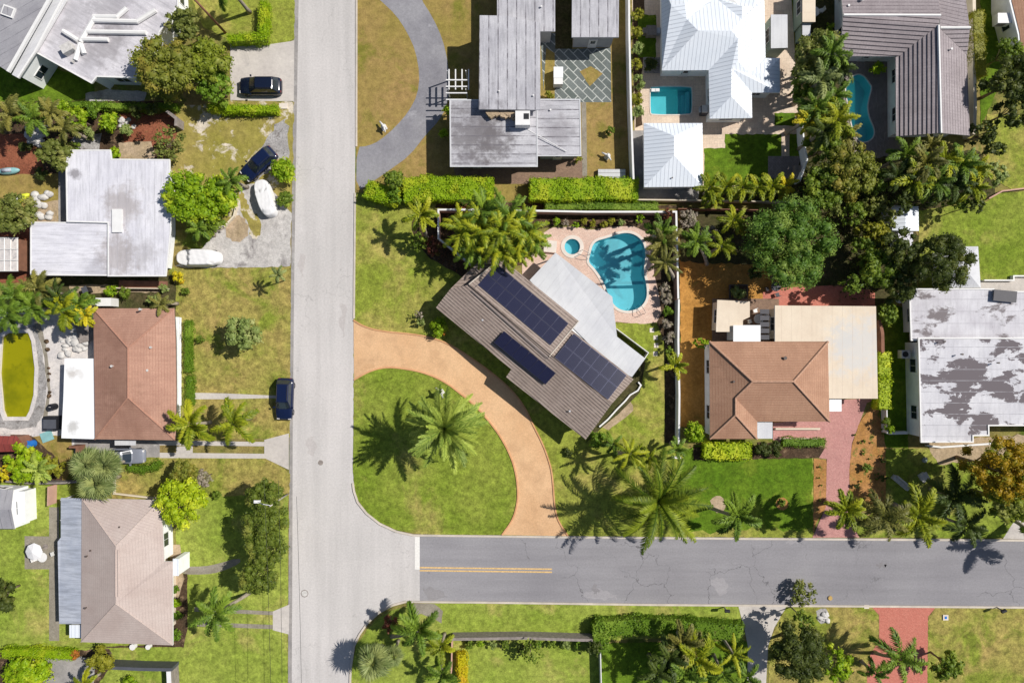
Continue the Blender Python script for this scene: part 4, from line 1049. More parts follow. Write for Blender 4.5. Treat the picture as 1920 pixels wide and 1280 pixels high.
for (x, y) in ((1222,619),(1229,633),(1230,647.5),(1228.5,663)):
    sheet('stepping_stone', [(x-4,y-4),(x+4,y-4.5),(x+4.3,y+4),(x-3.8,y+4.2)], 'coping')
# --- brown-roofed house plot
sheet('yard', [(1275,480),(1400,480),(1452,500),(1480,560),(1480,800),(1275,800)], 'orange', amp=.1)
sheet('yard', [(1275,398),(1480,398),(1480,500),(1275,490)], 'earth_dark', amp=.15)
sheet('terrace', [(1430,548),(1455,540),(1560,535),(1640,545),(1640,575),(1430,575)], 'brick_red2')
sheet('side_yard', [(1335,560),(1460,560),(1460,645),(1335,645)], 'brick_walk')
sheet('brick_driveway', [(1449,792),(1545,785),(1560,750),(1650,745),(1625,755),(1612,790),(1597,830),(1592,880),(1592,940),(1600,990),(1612,1007),(1523,1007),(1548,950),(1550,860),(1520,856),(1449,824)], 'brick_red')
sheet('mulch_bed', [(1612,790),(1640,752),(1650,770),(1662,840),(1660,945),(1600,950),(1592,940),(1592,880),(1598,830)], 'mulch_dotted', amp=.05)
sheet('mulch_bed', [(1526,858),(1549,862),(1548,952),(1530,980),(1524,1000)], 'mulch_dotted', amp=.05)
sheet('front_bed', [(1300,838),(1420,835),(1420,828),(1548,838),(1535,858),(1300,862)], 'mulch', amp=.06)
sheet('mulch_ring', arc(1466, 944, 12, n=14), 'mulch_dotted', amp=.05)
sheet('mulch_ring', arc(1347, 945, 15, n=14), 'sand', amp=.2)
# --- right-hand property
sheet('lawn', [(1648,575),(1702,575),(1702,840),(1660,838),(1648,770)], 'lawn_deep', **A_)
sheet('lawn', [(1660,842),(1960,835),(1960,1008),(1612,1007),(1600,985),(1661,945)], 'lawn_island', **A_)
sheet('terrace', [(1838,526),(1893,526),(1893,518),(2000,518),(2000,560),(1838,560)], 'concrete')
sheet('garden_bed', [(1735,828),(1950,812),(1950,850),(1760,870)], 'sand', amp=.15)
sheet('driveway', [(1880,1009),(1895,985),(1902,975),(1980,972),(1980,1011)], 'concrete')
# --- south of the cross street
sheet('lawn', [(688,1180),(705,1160),(735,1143),(790,1130),(900,1130),(1220,1134),(1385,1136),(1395,1190),(1120,1200),(1120,1420),(655,1420),(656,1260),(668,1208)], 'lawn_light', **A_)
sheet('yard', [(848,1205),(1125,1205),(1125,1400),(875,1400),(875,1240)], 'lawn_light', **A_)
sheet('yard', [(1125,1205),(1420,1200),(1420,1400),(1125,1400)], 'lawn_deep', **A_)
sheet('driveway', [(1384,1134),(1476,1135),(1452,1175),(1440,1210),(1430,1400),(1400,1400),(1402,1210),(1396,1180)], 'concrete')
sheet('lawn', [(1474,1137),(1635,1137),(1648,1152),(1647,1205),(1632,1235),(1625,1400),(1440,1400),(1442,1205),(1455,1172)], 'lawn_mixed', **A_)
sheet('brick_driveway', [(1634,1137),(1754,1138),(1740,1155),(1738,1400),(1622,1400),(1626,1250),(1632,1225),(1648,1200),(1648,1152)], 'brick_red2')
sheet('lawn', [(1754,1138),(2100,1140),(2100,1400),(1738,1400),(1740,1155)], 'lawn_mixed', **A_)
sheet('path', [(762,1133),(790,1130),(815,1131),(830,1145),(828,1168),(815,1160),(790,1150),(770,1155)], 'path_grey', amp=.04)
sheet('sandy_patch', [(1530,1142),(1548,1140),(1556,1150),(1552,1165),(1538,1170),(1528,1160)], 'gravel', amp=.2)
# kerbs
strip('kerb', [(662,905),(664,920),(671,941),(688,962),(712,981),(743,995.5),(775,1002.5),(850,1003.5),(1060,1006),(1400,1009),(2400,1015)], .22, .12, 'kerb', kind='structure', smooth=0, z0=.02)
strip('kerb', [(656,1300),(658,1250),(664,1210),(674,1189),(689,1167),(711,1147),(736,1133.5),(760,1127),(900,1128),(1220,1132.5),(1500,1134.5),(2400,1141)], .22, .12, 'kerb', kind='structure', z0=.02)
strip('kerb', [(669,-200),(668.5,275)], .2, .10, 'kerb', kind='structure')
strip('kerb', [(666,362),(664,597)], .2, .10, 'kerb', kind='structure')

# ------------------------------------------------------------------ pools
pool(POOL_C, 'turquoise free-form swimming pool on pink paving behind the solar-panelled house', cop=.28)
pool(SPA, 'small round spa beside the turquoise free-form pool', name='spa', depth=.9, cop=.42, cat='spa', copmat='coping')
tP, cP = pool(POOL_R, 'rectangular teal swimming pool between the white metal roofs', 'water_teal', cop=.12)
st_ = B()
for i, (x, dz) in enumerate(((1291, .35), (1284, .7), (1277, 1.0))):
    q_ = G(x, 195) - cP; st_.box((q_.x, q_.y, -1.35 + (1.35 - dz) / 2), (.42, 2.5 if i else 3.0, 1.35 - dz))
st_.build('pool_steps', M['tile_blue'], tP)
pool(POOL_E, 'kidney-shaped teal swimming pool in the courtyard of the grey tiled house', 'water_teal', cop=.12, depth=1.5)
pool(POOL_G, 'neglected swimming pool full of olive green algae water', 'algae', cop=.42, copmat='stone_white', depth=1.0, wz=-.14, wall='coping')
def rail(px, py, rz, label):
    g0 = G(px, py); t = empty('pool_handrail', (g0.x, g0.y, zat(g0.x, g0.y)), math.radians(rz), label, 'handrail')
    for s in (-.28, .28):
        b = B(); b.tube([(-.55, s, 0), (-.5, s, .7), (-.2, s, .85), (.35, s, .6), (.6, s, -.1)], .03, 6); b.build('rail_bar', M['chrome'], t)
rail(1096, 478, -25, 'steel handrails between the round spa and the free-form pool'); rail(1200, 582, 120, 'steel handrails at the south end of the free-form pool')

# ------------------------------------------------------------------ houses
def house(name, px, py, label, cat='house'):
    t = empty(name, (0, 0, 0), 0, label, cat); return t
# the solar-panelled house
h = house('solar_house', 1000, 640, 'angled brown tiled house with solar panel arrays beside the tan driveway')
EZ, RZ, NZ = 3.2, 4.5, 3.75
def onplane(px, py, a, b_, c2):
    a, b_, c2 = G(*a), G(*b_), G(*c2); n = (b_ - a).cross(c2 - a); z = 4.0
    for _ in range(12): q = G(px, py, z); z = a.z - (n.x * (q.x - a.x) + n.y * (q.y - a.y)) / n.z
    return (px, py, z)
A0, A1, A2, A3 = (817.5,576.5,EZ), (959,692,EZ), (949,706.5,EZ-.12), (1098,824,EZ)
R0, R1, R2 = (879,534,RZ), (1034,666.5,RZ), (1146,758,RZ)
pl = ((817.5,576.5,EZ), (1098,824,EZ), (1034,666.5,RZ)); op = lambda x, y: onplane(x, y, *pl)
roof('roof', [[op(817.5,576.5), op(959,692), op(1034,666.5), op(879,534), op(845,541)], [op(949,706.5), op(1098,824), op(1146,758), op(1034,666.5), op(959,692)]], 'r_greybrown', h, laps=.33, trim='gutter', lift=.06)
roof('roof', [[R0, R1, (1085,601.5,NZ), (940,484,NZ)]], 'r_greybrown', h, trim='white', thick=.3)
roof('roof', [[(R1[0]-4,R1[1]+5,RZ-.2), R2, (1188,711,NZ-.2), (1070,617,NZ-.2)]], 'r_greybrown', h, trim='gutter')
roof('side_roof', [[(845,541,3.0),(862,556,3.0),(879,534,3.0),(942,482,3.0),(925,476,3.0),(893,494,3.0)]], 'r_greybrown', h, trim='gutter')
roof('patio_roof', [[(1041.6,473.4,2.85),(1148,556,2.95),(1157,631,3.0),(1210,672,3.0),(1185,706.6,3.2),(1150,690,3.25),(1060,600,3.25),(993,525,3.0)]], 'r_silver', h, trim='gutter', axis=(.79,-.62,0))
walls(h, [(817.5,576.5),(959,692),(1098,824),(1188,711),(1085,601),(940,484)], 3.2, 3.15, 'wall_white', .7)
b = B()
for x, y in ((1041,476),(1095,516),(1146,557),(1155,629),(1205,671)): q_ = G(x, y, 2.8); b.box((q_.x - .15, q_.y - .25, 1.38), (.12, .12, 2.76))
b.build('patio_post', M['white'], h)
def array(c0, cu, cv, nu, nv, z0, zv):
    """c0 corner, cu along the ridge, cv across; z of the near and far long edges"""
    a = G(*c0, z0); u = G(*cu, z0) - a; v = G(*cv, zv) - a; nn = u.cross(v).normalized(); nn = nn if nn.z > 0 else -nn
    for i in range(nu):
        for j in range(nv):
            b = B(); g_ = .012
            p = [a + u * ((i + s) / nu) + v * ((j + t_) / nv) for s, t_ in ((g_ * .6, g_), (1 - g_ * .6, g_), (1 - g_ * .6, 1 - g_), (g_ * .6, 1 - g_))]
            cc = sum(p, Vector()) / 4; ins = [q + (cc - q) * .045 for q in p]; 
            if (p[1] - p[0]).cross(p[2] - p[0]).z < 0: p = p[::-1]; ins = ins[::-1]
            up = nn * .02; b.face([q + up for q in ins], 1)
            for k in range(4):
                m = (k + 1) % 4; b.face([p[k] + up, p[m] + up, ins[m] + up, ins[k] + up], 0); b.face([p[k] - nn * .03, p[m] - nn * .03, p[m] + up, p[k] + up], 0)
            b.build('solar_panel', [M['panel_frame'], M['solar']], h)
def zroof(px, py, near, far, zn, zf):
    n_, f_ = Vector(near), Vector(far); q = Vector((px, py)); d = f_ - n_; return zn + (zf - zn) * (q - n_).dot(d) / d.dot(d)
array((896,534),(1032,647),(931,494),8,2,RZ - .03, NZ + .27)
array((1040,670),(1140,749),(1076,625),6,2,RZ - .0, NZ + .12)
array((926,642),(1023,720.6),(945,620),6,1,4.02,4.42)
ridge(h, [R0, R1], .12, mat='gutter'); ridge(h, [R1, R2], .12, mat='gutter')
ridge(h, [(1085,601.5,NZ+.02), (1030,668,RZ+.02)], .14, mat='kerb', name='step_flashing'); ridge(h, [(879,533,RZ),(941,483,NZ)], .14, mat='kerb', name='edge_flashing')
for x, y, z_ in ((905,600,3.75),(1000,690,3.8),(1068,770,3.6),(1010,600,4.0),(1120,790,3.5)): vent(h, x, y, z_, 'r_silver', .07, .22)
b = B(); b.tube([G(896,534,RZ+.1), G(884,545,RZ+.02), G(1028,672,RZ+.1)], .03, 6); b.build('conduit', M['chrome'], h)
# grey flat-roofed house at the top centre
h = house('grey_flat_house', 960, 200, 'rambling flat-roofed house with striped grey roofing on brown grass')
flatroof(h, [(844,188),(1007,188),(1007,312),(845,312)], 3.5, 'r_flatgrey', (0,1,0), 'wall_grey', .7, rim=.06, trim='r_silver')
flatroof(h, [(1007,187),(1087,187),(1089,292),(1007,292)], 3.15, 'r_flatgrey', (0,1,0), 'wall_grey', .45, rim=.06, trim='r_silver')
flatroof(h, [(899,29),(954,30),(1013,43),(1013,206),(898,205)], 4.6, 'r_flatgrey', (1,0,0), 'wall_grey', .3, trim='r_silver')
flatroof(h, [(932,-60),(1041,-60),(1041,59),(932,59)], 3.6, 'r_flatgrey', (1,0,0), 'wall_grey', .35, trim='r_silver')
b = B(); q_ = G(980,222,4.6); b.box((q_.x, q_.y, 4.2), (1.55, 1.5, 1.1)); b.build('chimney_box', M['white'], h)
b = B(); q_ = G(987,218,4.8); b.box((q_.x, q_.y, 4.76), (.55, .6, .06)); b.build('chimney_flue', M['black'], h)
b = B(); r_ = random.Random(4)
for i in range(26): q_ = G(916 + i * 1.9, 213 + r_.uniform(-3, 3) + (3 if i > 18 else 0), 4.0); b.box((q_.x, q_.y, 3.75), (r_.uniform(.3,.6), r_.uniform(.3,.7), r_.uniform(.5,.8)), r_.uniform(0, 3))
b.build('stone_chimney', M['sand'], h)
vent(h, 936, 172, 4.6, r=.06, h=.15); vent(h, 1000, 180, 4.6, r=.06, h=.15); vent(h, 1032, 207, 3.15, r=.07, h=.15); vent(h, 1015, 14, 3.6, r=.07, h=.2)
b = B(); b.tube([G(984,240,3.55), G(1062,284,3.3)], .045, 6); b.build('roof_conduit', M['white'], h)
h = house('grey_annex', 1116, 30, 'separate grey striped flat-roofed annex north of the diamond-patterned patio', 'annex')
flatroof(h, [(1073,-60),(1161,-60),(1160,70),(1072,70)], 3.5, 'r_flatgrey', (1,0,0), 'wall_grey', .4, trim='r_silver')
# white metal roofs
h = house('white_metal_house', 1340, 100, 'large house with white standing-seam hip roofs beside the rectangular pool')
z = 3.0
def Q(*p): return [(1160 + x / 4.266, y / 4.266, zz) for x, y, zz in p]
roof('roof', [Q((340,-180,z),(420,45,4.0),(530,28,4.2),(545,155,4.2),(635,245,4.7),(345,565,z)),
              Q((345,565,z),(635,245,4.7),(905,248,4.7),(955,310,4.45),(720,562,z)),
              Q((545,155,4.2),(780,-10,3.5),(985,155,4.2),(905,248,4.7),(635,245,4.7)),
              Q((530,28,4.2),(740,-4,3.5),(780,-10,3.5),(545,155,4.2)),
              Q((780,-10,3.5),(990,55,4.2),(985,155,4.2)),
              Q((340,-180,z),(700,-180,3.1),(740,-4,3.5),(530,28,4.2),(420,45,4.0)),
              Q((800,-180,3.1),(1165,-180,z),(1165,0,3.0),(1080,50,3.9),(990,55,4.2),(780,-10,3.5),(740,-180,3.1)),
              Q((1080,50,3.9),(1165,0,3.0),(1175,462,z),(1050,590,3.55),(955,490,4.1),(955,310,4.45),(905,248,4.7),(985,155,4.2),(990,55,4.2)),
              Q((720,562,z),(955,310,4.45),(955,490,4.1),(903,548,3.95),(900,770,3.95),(728,950,z)),
              Q((903,548,3.95),(1065,735,z),(1068,945,z),(900,770,3.95)),
              Q((728,950,z),(900,770,3.95),(1068,945,z)),
              Q((903,548,3.95),(955,490,4.1),(1050,590,3.55),(1165,588,3.5),(1290,742,z),(1065,742,z)),
              Q((1050,590,3.55),(1175,465,z),(1290,465,z),(1165,588,3.5)),
              Q((1165,588,3.5),(1290,465,z),(1290,742,z))], 'r_white_metal', h, trim='white', thick=.2)
walls(h, [(1240,-50),(1433,-50),(1435,109),(1462,109),(1462,174.5),(1411,174),(1411,221.5),(1330,222),(1328.5,132),(1240,132)], 3.0, 2.9, 'wall_white', .5)
h = house('white_metal_pavilion', 1262, 290, 'small square pavilion with a white metal hip roof south of the rectangular pool', 'pavilion')
c_ = [(1207,231,2.9),(1317,231,2.9),(1318,350,2.9),(1207.5,351,2.9)]; a_, b_ = (1264,255,4.0), (1264,291,4.0)
roof('roof', [[c_[0],c_[1],a_],[c_[1],c_[2],b_,a_],[c_[2],c_[3],b_],[c_[3],c_[0],a_,b_]], 'r_white_metal', h, trim='white')
walls(h, [(p[0],p[1]) for p in c_], 2.9, 2.8, 'wall_white', .45); vent(h, 1260, 334, 3.2, 'gutter', .05, .15)
h = house('garden_shed', 1461, 60, 'narrow shed with a mottled grey roof and sage wall east of the white metal house', 'shed')
flatroof(h, [(1445.5,27.7),(1476.5,27.7),(1477,90),(1445.5,91)], 2.7, 'r_beige' if False else 'r_silver', (1,0,0), 'wall_green', .08, thick=.12, trim='fence_grey')
h = house('beige_shed', 1517, 20, 'pair of small beige-roofed lean-tos at the top edge near the tiled house', 'shed')
flatroof(h, [(1504.6,-30),(1529,-30),(1529,41.5),(1504.6,41.5)], 2.6, 'r_beige', (0,1,0), 'wall_green', .08, trim='fence_grey')
flatroof(h, [(1504.6,43),(1520,43),(1520,68),(1504.6,68)], 2.1, 'r_silver', (0,1,0), 'wall_green', .08, trim='fence_grey', windows=False)
# mauve-grey tiled house
h = house('grey_tiled_house', 1700, 120, 'long L-shaped house with ribbed mauve-grey tiled roof and white ridges')
z = 3.1
def Q(*p): return [(1500 + x / 4.267, y / 4.267, zz) for x, y, zz in p]
roof('roof', [Q((345,122,4.9),(1125,125,4.9),(1105,205,4.9),(790,452,z),(325,450,z)),
              Q((1105,205,4.9),(1125,1065,4.9),(770,1092,z),(765,460,z),(790,452,z)),
              Q((1120,230,4.2),(1358,225,4.2),(1335,440,z))], 'r_greytile', h, laps=.42, trim='white', lift=.085)
roof('roof', [Q((1125,125,4.9),(345,122,4.9),(320,-200,4.0),(1080,-200,4.0)),
              Q((1112,205,4.88),(1120,230,4.88),(1335,440,z),(1360,1085,z),(1127,1065,4.88)),
              Q((1118,222,4.2),(1358,220,4.2),(1300,-200,3.4),(1060,-200,3.4),(1125,125,4.2))], 'r_greytile', h, trim='white')
ridge(h, [(1581,28.6,4.9),(1763,29.3,4.9)], .3, mat='white'); ridge(h, [(1759,48,4.9),(1764,250,4.9)], .3, mat='white'); ridge(h, [(1762,52.5,4.2),(1819,52.5,4.2)], .3, mat='white')
walls(h, [(1577,-80),(1805,-80),(1819,103),(1819,253),(1681,255),(1680,107),(1577,105)], 3.1, 3.0, 'wall_white', .75)
b = B(); b.face([G(*p) + Vector((0, .15, -.1)) for p in Q((770,1092,z),(1360,1085,z),(1127,1065,4.88))]); b.build('gable_wall', M['wall_white'], h)
vent(h, 1673, 62, 3.9, r=.08, h=.35); vent(h, 1781, 94, 4.3, r=.08, h=.3); vent(h, 1589, 13, 4.5, r=.08, h=.3); vent(h, 1614, 2, 4.5, r=.12, h=.4)
# corner house top right
h = house('corner_house', 1920, 30, 'house with a terracotta roof cut off by the top right corner')
roof('roof', [[(1897,-40,2.9),(1897,2,2.9),(1912,62,2.9),(1915,90,2.9),(2040,90,4.2),(2040,-40,4.4)]], 'r_brown_tile', h, trim='gutter')
walls(h, [(1893,-40),(1893,2),(1909,66),(1911,90),(2040,90),(2040,-40)], 2.9, 2.85, 'wall_white', .02)
# brown shingle house, left
h = house('brown_shingle_house', 250, 700, 'house with a stained brown hip roof and white lean-to beside the algae pool')
z = 3.0
roof('roof', [[(175,578,z),(327,578,z),(240,652,4.6)], [(327,578,z),(330,640,z),(331,742,z),(329,825,z),(240,745,4.6),(240,652,4.6)], [(329,825,z),(178,823,z),(240,745,4.6)], [(178,823,z),(175,578,z),(240,652,4.6),(240,745,4.6)]], 'r_brown', h, trim='gutter')
walls(h, [(175,578),(327,578),(329,825),(178,823)], 3.0, 2.9, 'wall_white', .85)
for p in (((175,578,z),(240,652,4.6)),((327,578,z),(240,652,4.6)),((178,823,z),(240,745,4.6)),((329,825,z),(240,745,4.6)),((240,652,4.6),(240,745,4.6))): ridge(h, p, .16, mat='ridge_brown')
flatroof(h, [(121,672),(180,672),(179,823),(115,821),(119,740)], 2.75, 'r_purewhite', (0,1,0), 'wall_white', .3, name='lean_to_roof', windows=False, thick=.15)
for x, y in ((211,686),(238,678),(284,651),(278,694),(264,580)): vent(h, x, y, 4.0 if x < 260 else 3.8, 'stone', .09, .2)
strip('window_canopy', [(216,829.5),(255,829.5)], .55, .1, 'r_silver', parent=h, z0=2.1, zpx=2.1)
# taupe hip-roofed house, left bottom
h = house('taupe_house', 230, 1070, 'house with a taupe shingle hip roof and streaked metal porch roof')
z = 3.0
roof('roof', [[(153,934,z),(300,937,z),(305,985,z),(217,1023,4.7)], [(305,985,z),(308,1052,3.05),(324,1052,z),(324,1209,z),(217,1131,4.7),(217,1023,4.7)], [(324,1209,z),(152,1203,z),(217,1131,4.7)], [(152,1203,z),(153,934,z),(217,1023,4.7),(217,1131,4.7)]], 'r_pinkgrey', h, trim='white')
walls(h, [(153,934),(300,937),(307,1052),(324,1052),(324,1209),(152,1203)], 3.0, 2.9, 'wall_cream', 1.1)
walls(h, [(280,975),(303,975),(306,1060),(280,1060)], 3.0, 2.9, 'wall_white', .35)
for p in (((153,934,z),(217,1023,4.7)),((300,937,z),(217,1023,4.7)),((152,1203,z),(217,1131,4.7)),((324,1209,z),(217,1131,4.7))): ridge(h, p, .1, mat='r_pinkgrey')
for dx in (0, 5): ridge(h, ((216.5+dx,1030,4.7),(216.5+dx,1118,4.7)), .07, mat='r_pinkgrey', name='ridge_vent')
roof('porch_roof', [[(114,933,2.5),(153,934,2.9),(153,1169,2.9),(111,1169,2.5),(108,1015,2.5),(114,1007,2.5)]], 'r_bluemetal', h, trim='white', axis=(0,1,0), thick=.12)
b = B()
for y in (937, 975, 1012, 1060, 1110, 1165): q_ = G(112, y, 2.4); b.box((q_.x + .1, q_.y, 1.2), (.1, .1, 2.4))
b.build('porch_post', M['white'], h)
flatroof(h, [(130,1171),(152,1171),(152,1195),(130,1195)], 2.3, 'r_white_metal', (1,0,0), 'wall_white', .05, name='entry_roof', windows=False, thick=.1)
flatroof(h, [(324,1047),(335,1047),(335,1079),(324,1079)], 2.7, 'r_white_metal', (1,0,0), 'wall_white', .05, name='entry_roof', windows=False, thick=.1)
for x, y in ((225,987),(171,1031),(163,1042),(184,1045),(161,1139)): vent(h, x, y, 3.9 if x > 200 else 3.4, 'gutter', .07, .12)
# white flat-roofed house, left
h = house('white_flat_house', 220, 400, 'house with a streaked white flat roof in an L shape beside the gravel driveway')
flatroof(h, [(124,282),(207,282),(209,299),(318,300),(320,430),(311,517),(203,517),(203,417),(126,415)], 3.3, 'r_flatwhite', (1,0,0), 'wall_white', 1.1, rim=.05)
flatroof(h, [(58,417),(204,418),(203,516),(58,515)], 3.05, 'r_flatwhite', (0,1,0), 'wall_white', .3, rim=.05)
b = B(); q_ = G(220,414,3.4); b.box((q_.x, q_.y, 3.4), (1.05, 2.5, .22)); b.build('roof_hatch', M['white'], h)
strip('porch_deck', [(226,534),(315,536)], 1.0, .35, 'wall_brown', parent=h); strip('porch_rail', [(226,541),(318,542)], .1, .9, 'wall_cream', parent=h)
# modern angled house, top left
h = house('angled_modern_house', 150, 60, 'large modern house with angled flat white roofs and raised white ducts')
flatroof(h, [(-120,-120),(122,-120),(95,0),(17.5,136),(0,125),(-120,52)], 4.4, 'r_flatdark', (-.5,.87,0), 'wall_white', .3, trim='r_silver')
strip('parapet', [(108,-30),(95,0),(17.5,136)], .3, .3, 'white', parent=h, z0=4.38, zpx=4.4)
flatroof(h, [(99,0),(122,-40),(124,0),(67,98),(35,147),(22,140)], 4.0, 'r_flatwhite' if False else 'r_silver', (-.5,.87,0), 'wall_white', .25)
strip('parapet', [(124,-10),(67,98),(35,147)], .2, .2, 'white', parent=h, z0=3.98, zpx=4.0)
flatroof(h, [(126,-60),(330,-60),(334,12),(300,60),(270,146),(245,146),(182,144),(172,156),(67,98)], 3.6, 'r_dirtshade_white', (.5,.87,0), 'wall_white', .5, rim=.12)
def duct(*p): 
    b = B(); b.tube([Vector(G(x, y, 3.9)) - Vector((0, 0, .1)) for x, y in p], .26, 8); b.build('roof_duct', M['white'], h)
duct((174,31),(219,31),(237,15)); duct((174,38),(257,40),(291,19)); duct((163,59),(273,61)); duct((154,73),(202,74)); duct((178,30),(150,78)); duct((150,82),(157,101)); duct((117,58),(146,76)); duct((150,80),(140,112))
b = B(); q_ = G(128,92,4); b.box((q_.x, q_.y, 4.0), (1.2, .9, .8), .5); b.build('roof_unit', M['stone'], h)
b = B(); q_ = G(138,112,3.8); b.box((q_.x, q_.y, 3.75), (.7, .25, .3), 1); b.build('roof_unit', M['stone'], h)
b = B(); q_ = G(16,22,4.5); b.box((q_.x, q_.y, 4.5), (1.3, 1.1, .25), -.35, m=0); b.box((q_.x, q_.y, 4.56), (1.0, .8, .2), -.35, m=1); b.build('skylight', [M['white'], M['r_flatdark']], h)
# brown tiled house, right
h = house('terracotta_house', 1440, 730, 'house with terracotta tiled hip roof and beige flat carport roof beside red brick driveway')
z = 3.0
c_ = dict(a=(1330,640,z), b=(1552.5,640.5,z), c=(1555.5,790,z), d=(1420,790,z), e=(1419.5,822.5,z), f=(1331,822.5,z), r1=(1411,715,4.9), r2=(1487.5,715,4.9), s1=(1379,746,4.1), s2=(1379,777.5,4.1))
roof('roof', [[c_[k] for k in f] for f in (('a','b','r2','r1'),('b','c','r2'),('r1','r2','c','d','s1'),('s1','d','e','s2'),('s2','e','f'),('a','r1','s1','s2','f'))], 'r_brown_tile', h, trim='white')
for p in ('a','r1'),('b','r2'),('c','r2'),('r1','r2'),('r1','s1'),('s1','s2'),('s2','e'),('s2','f'): ridge(h, (c_[p[0]], c_[p[1]]), .26, mat='ridge_tan')
walls(h, [(1330,640),(1552.5,640.5),(1555.5,790),(1420,790),(1419.5,822.5),(1331,822.5)], 3.0, 2.9, 'wall_white', .3)
flatroof(h, [(1453,572.5),(1642.5,574),(1646,747),(1554,747),(1552.5,640),(1453,640)], 2.95, 'r_beige', (1,0,0), 'wall_cream', .3, name='carport_roof', trim='white')
flatroof(h, [(1345,562),(1406,565),(1406,594),(1393,600),(1393,610),(1374,610),(1374,622),(1342.5,622)], 2.4, 'r_beige', (1,0,0), 'wall_cream', .2, name='lean_to_roof', thick=.12)
flatroof(h, [(1375,609.5),(1426,609.5),(1426,640),(1375,640)], 2.75, 'r_purewhite', (0,1,0), 'wall_white', .15, name='lean_to_roof', thick=.15)
flatroof(h, [(1555,748),(1578,748),(1578,771),(1555,771)], 2.5, 'r_purewhite', (0,1,0), 'wall_white', .06, name='entry_roof', windows=False, thick=.12)
flatroof(h, [(1420,791),(1448.5,791),(1448.5,822),(1420,822)], 2.6, 'r_silver', (1,0,0), 'wall_white', .2, name='porch_roof', windows=False, thick=.12)
vent(h, 1471, 671, 3.8, 'gutter', .13, .2); vent(h, 1375, 715, 3.9, 'gutter', .08, .2)
b = B()
for k in range(5): q_ = G(1434, 584 + k * 12, 2.6); b.box((q_.x, q_.y, 2.55), (1.0, .5, .06))
b.build('pergola_slat', M['darkmetal'], h)
strip('planter_edge', [(1452,803),(1535,803)], .2, .4, 'wall_cream', parent=h); strip('planter_edge', [(1460,822),(1535,822)], .2, .4, 'wall_cream', parent=h)
# peeling white roof, right edge
h = house('peeling_roof_house', 1820, 690, 'white-walled flat-roofed house with peeling blotchy white roof coating at the right edge')
flatroof(h, [(1704.7,542),(1862.5,542),(1864,547),(2060,547),(2060,640),(1708,637.5)], 3.0, 'r_worn2', (1,0,0), 'wall_white', .9, rim=.12)
flatroof(h, [(1722,634),(2060,634),(2060,797),(1852.5,797),(1853,815.6),(1823.5,816),(1823.5,828),(1726.5,828)], 3.4, 'r_worn', (1,0,0), 'wall_white', .45, rim=.12)
strip('parapet', [(1840,526),(1895,526),(1895,518),(1990,518)], .15, .5, 'white', parent=h, z0=0, zpx=0); strip('roof_patch', [(1862,553),(1905,557)], 1.2, .12, 'darkmetal', parent=h, z0=3.3, zpx=3.3)
b = B(); q_ = G(1696,664,1.6); b.box((q_.x, q_.y, 1.5), (.95, .9, .8)); b.build('air_conditioner', M['stone'], h)
b = B(); q_ = G(1698,664,1.95); b.tube([q_ - Vector((0,0,.05)), q_ + Vector((0, 0, .02))], .32, 14); b.build('air_conditioner_fan', M['black'], h)
for x, y in ((1770,640),(1803,664),(1871,680)): vent(h, x, y, 3.95, 'gutter', .07, .15)
h = house('hip_roof_gazebo', 1815, 500, 'pavilion with a pale grey hip roof partly under the dark pine', 'pavilion')
roof('roof', [[(1770,462,2.8),(1834,462,2.8),(1806,500,3.7)],[(1834,462,2.8),(1839,540,2.8),(1806,500,3.7)],[(1839,540,2.8),(1770,540,2.8),(1806,500,3.7)],[(1770,540,2.8),(1770,462,2.8),(1806,500,3.7)]], 'r_silver', h, trim='white')
walls(h, [(1770,462),(1834,462),(1839,540),(1770,540)], 2.8, 2.7, 'wall_white', .4)
h = house('blue_white_shed', 1697, 410, 'small shed with a pale blue-white gabled metal roof in the trees', 'shed')
roof('roof', [[(1672,386,2.4),(1698,386,2.75),(1698,433,2.75),(1673,432,2.4)],[(1698,386,2.75),(1722,387,2.4),(1723,433,2.4),(1698,433,2.75)]], 'r_white_metal', h, trim='white', thick=.1)
walls(h, [(1672,386),(1722,387),(1723,433),(1673,432)], 2.4, 2.35, 'wall_white', .15)
flatroof(h, [(1683,434),(1712,434),(1712,465),(1690,465)], 2.2, 'r_flatwhite', (1,0,0), 'wall_white', .1, name='lean_to_roof', windows=False)
h = house('grey_white_shed', 20, 955, 'garden shed with a grey and charcoal gable roof and bright white side wall', 'shed')
roof('roof', [[(-40,914,2.4),(25,918,2.4),(21,955,3.0),(-40,955,3.0)],[(-40,955,3.0),(21,955,3.0),(28,991,2.4),(-40,991,2.4)]], 'r_flatdark', h, trim='white', thick=.1)
walls(h, [(-40,916),(47 - 22,918),(28,990),(-40,990)], 2.4, 2.4, 'wall_white', .02)
strip('lean_to_wall', [(36,921),(38,980)], 1.1, 1.9, 'wall_white', parent=h, zpx=1.9)
h = house('red_shed', 15, 830, 'dark red shed with a striped red roof beside the algae pool', 'shed')
roof('roof', [[(-50,816,2.2),(30,817,2.2),(42,832,2.5),(-50,832,2.5)],[(-50,832,2.5),(42,832,2.5),(36,846,2.2),(-50,848,2.2)]], 'r_red', h, trim='r_red', thick=.1)
walls(h, [(-50,816),(30,817),(40,832),(36,846),(-50,848)], 2.2, 2.15, 'wall_brown', .15)
h = house('greenhouse_frame', 10, 480, 'white framed greenhouse with glazed roof at the left edge', 'greenhouse')
b = B()
for x in range(-40, 41, 12): q0_, q1_ = G(x, 446, 2.2), G(x, 508, 2.2); b.tube([q0_, q1_], .05, 4)
for y in (446, 467, 488, 508): b.tube([G(-40, y, 2.23), G(34, y, 2.23)], .05, 4)
b.build('frame', M['white'], h)
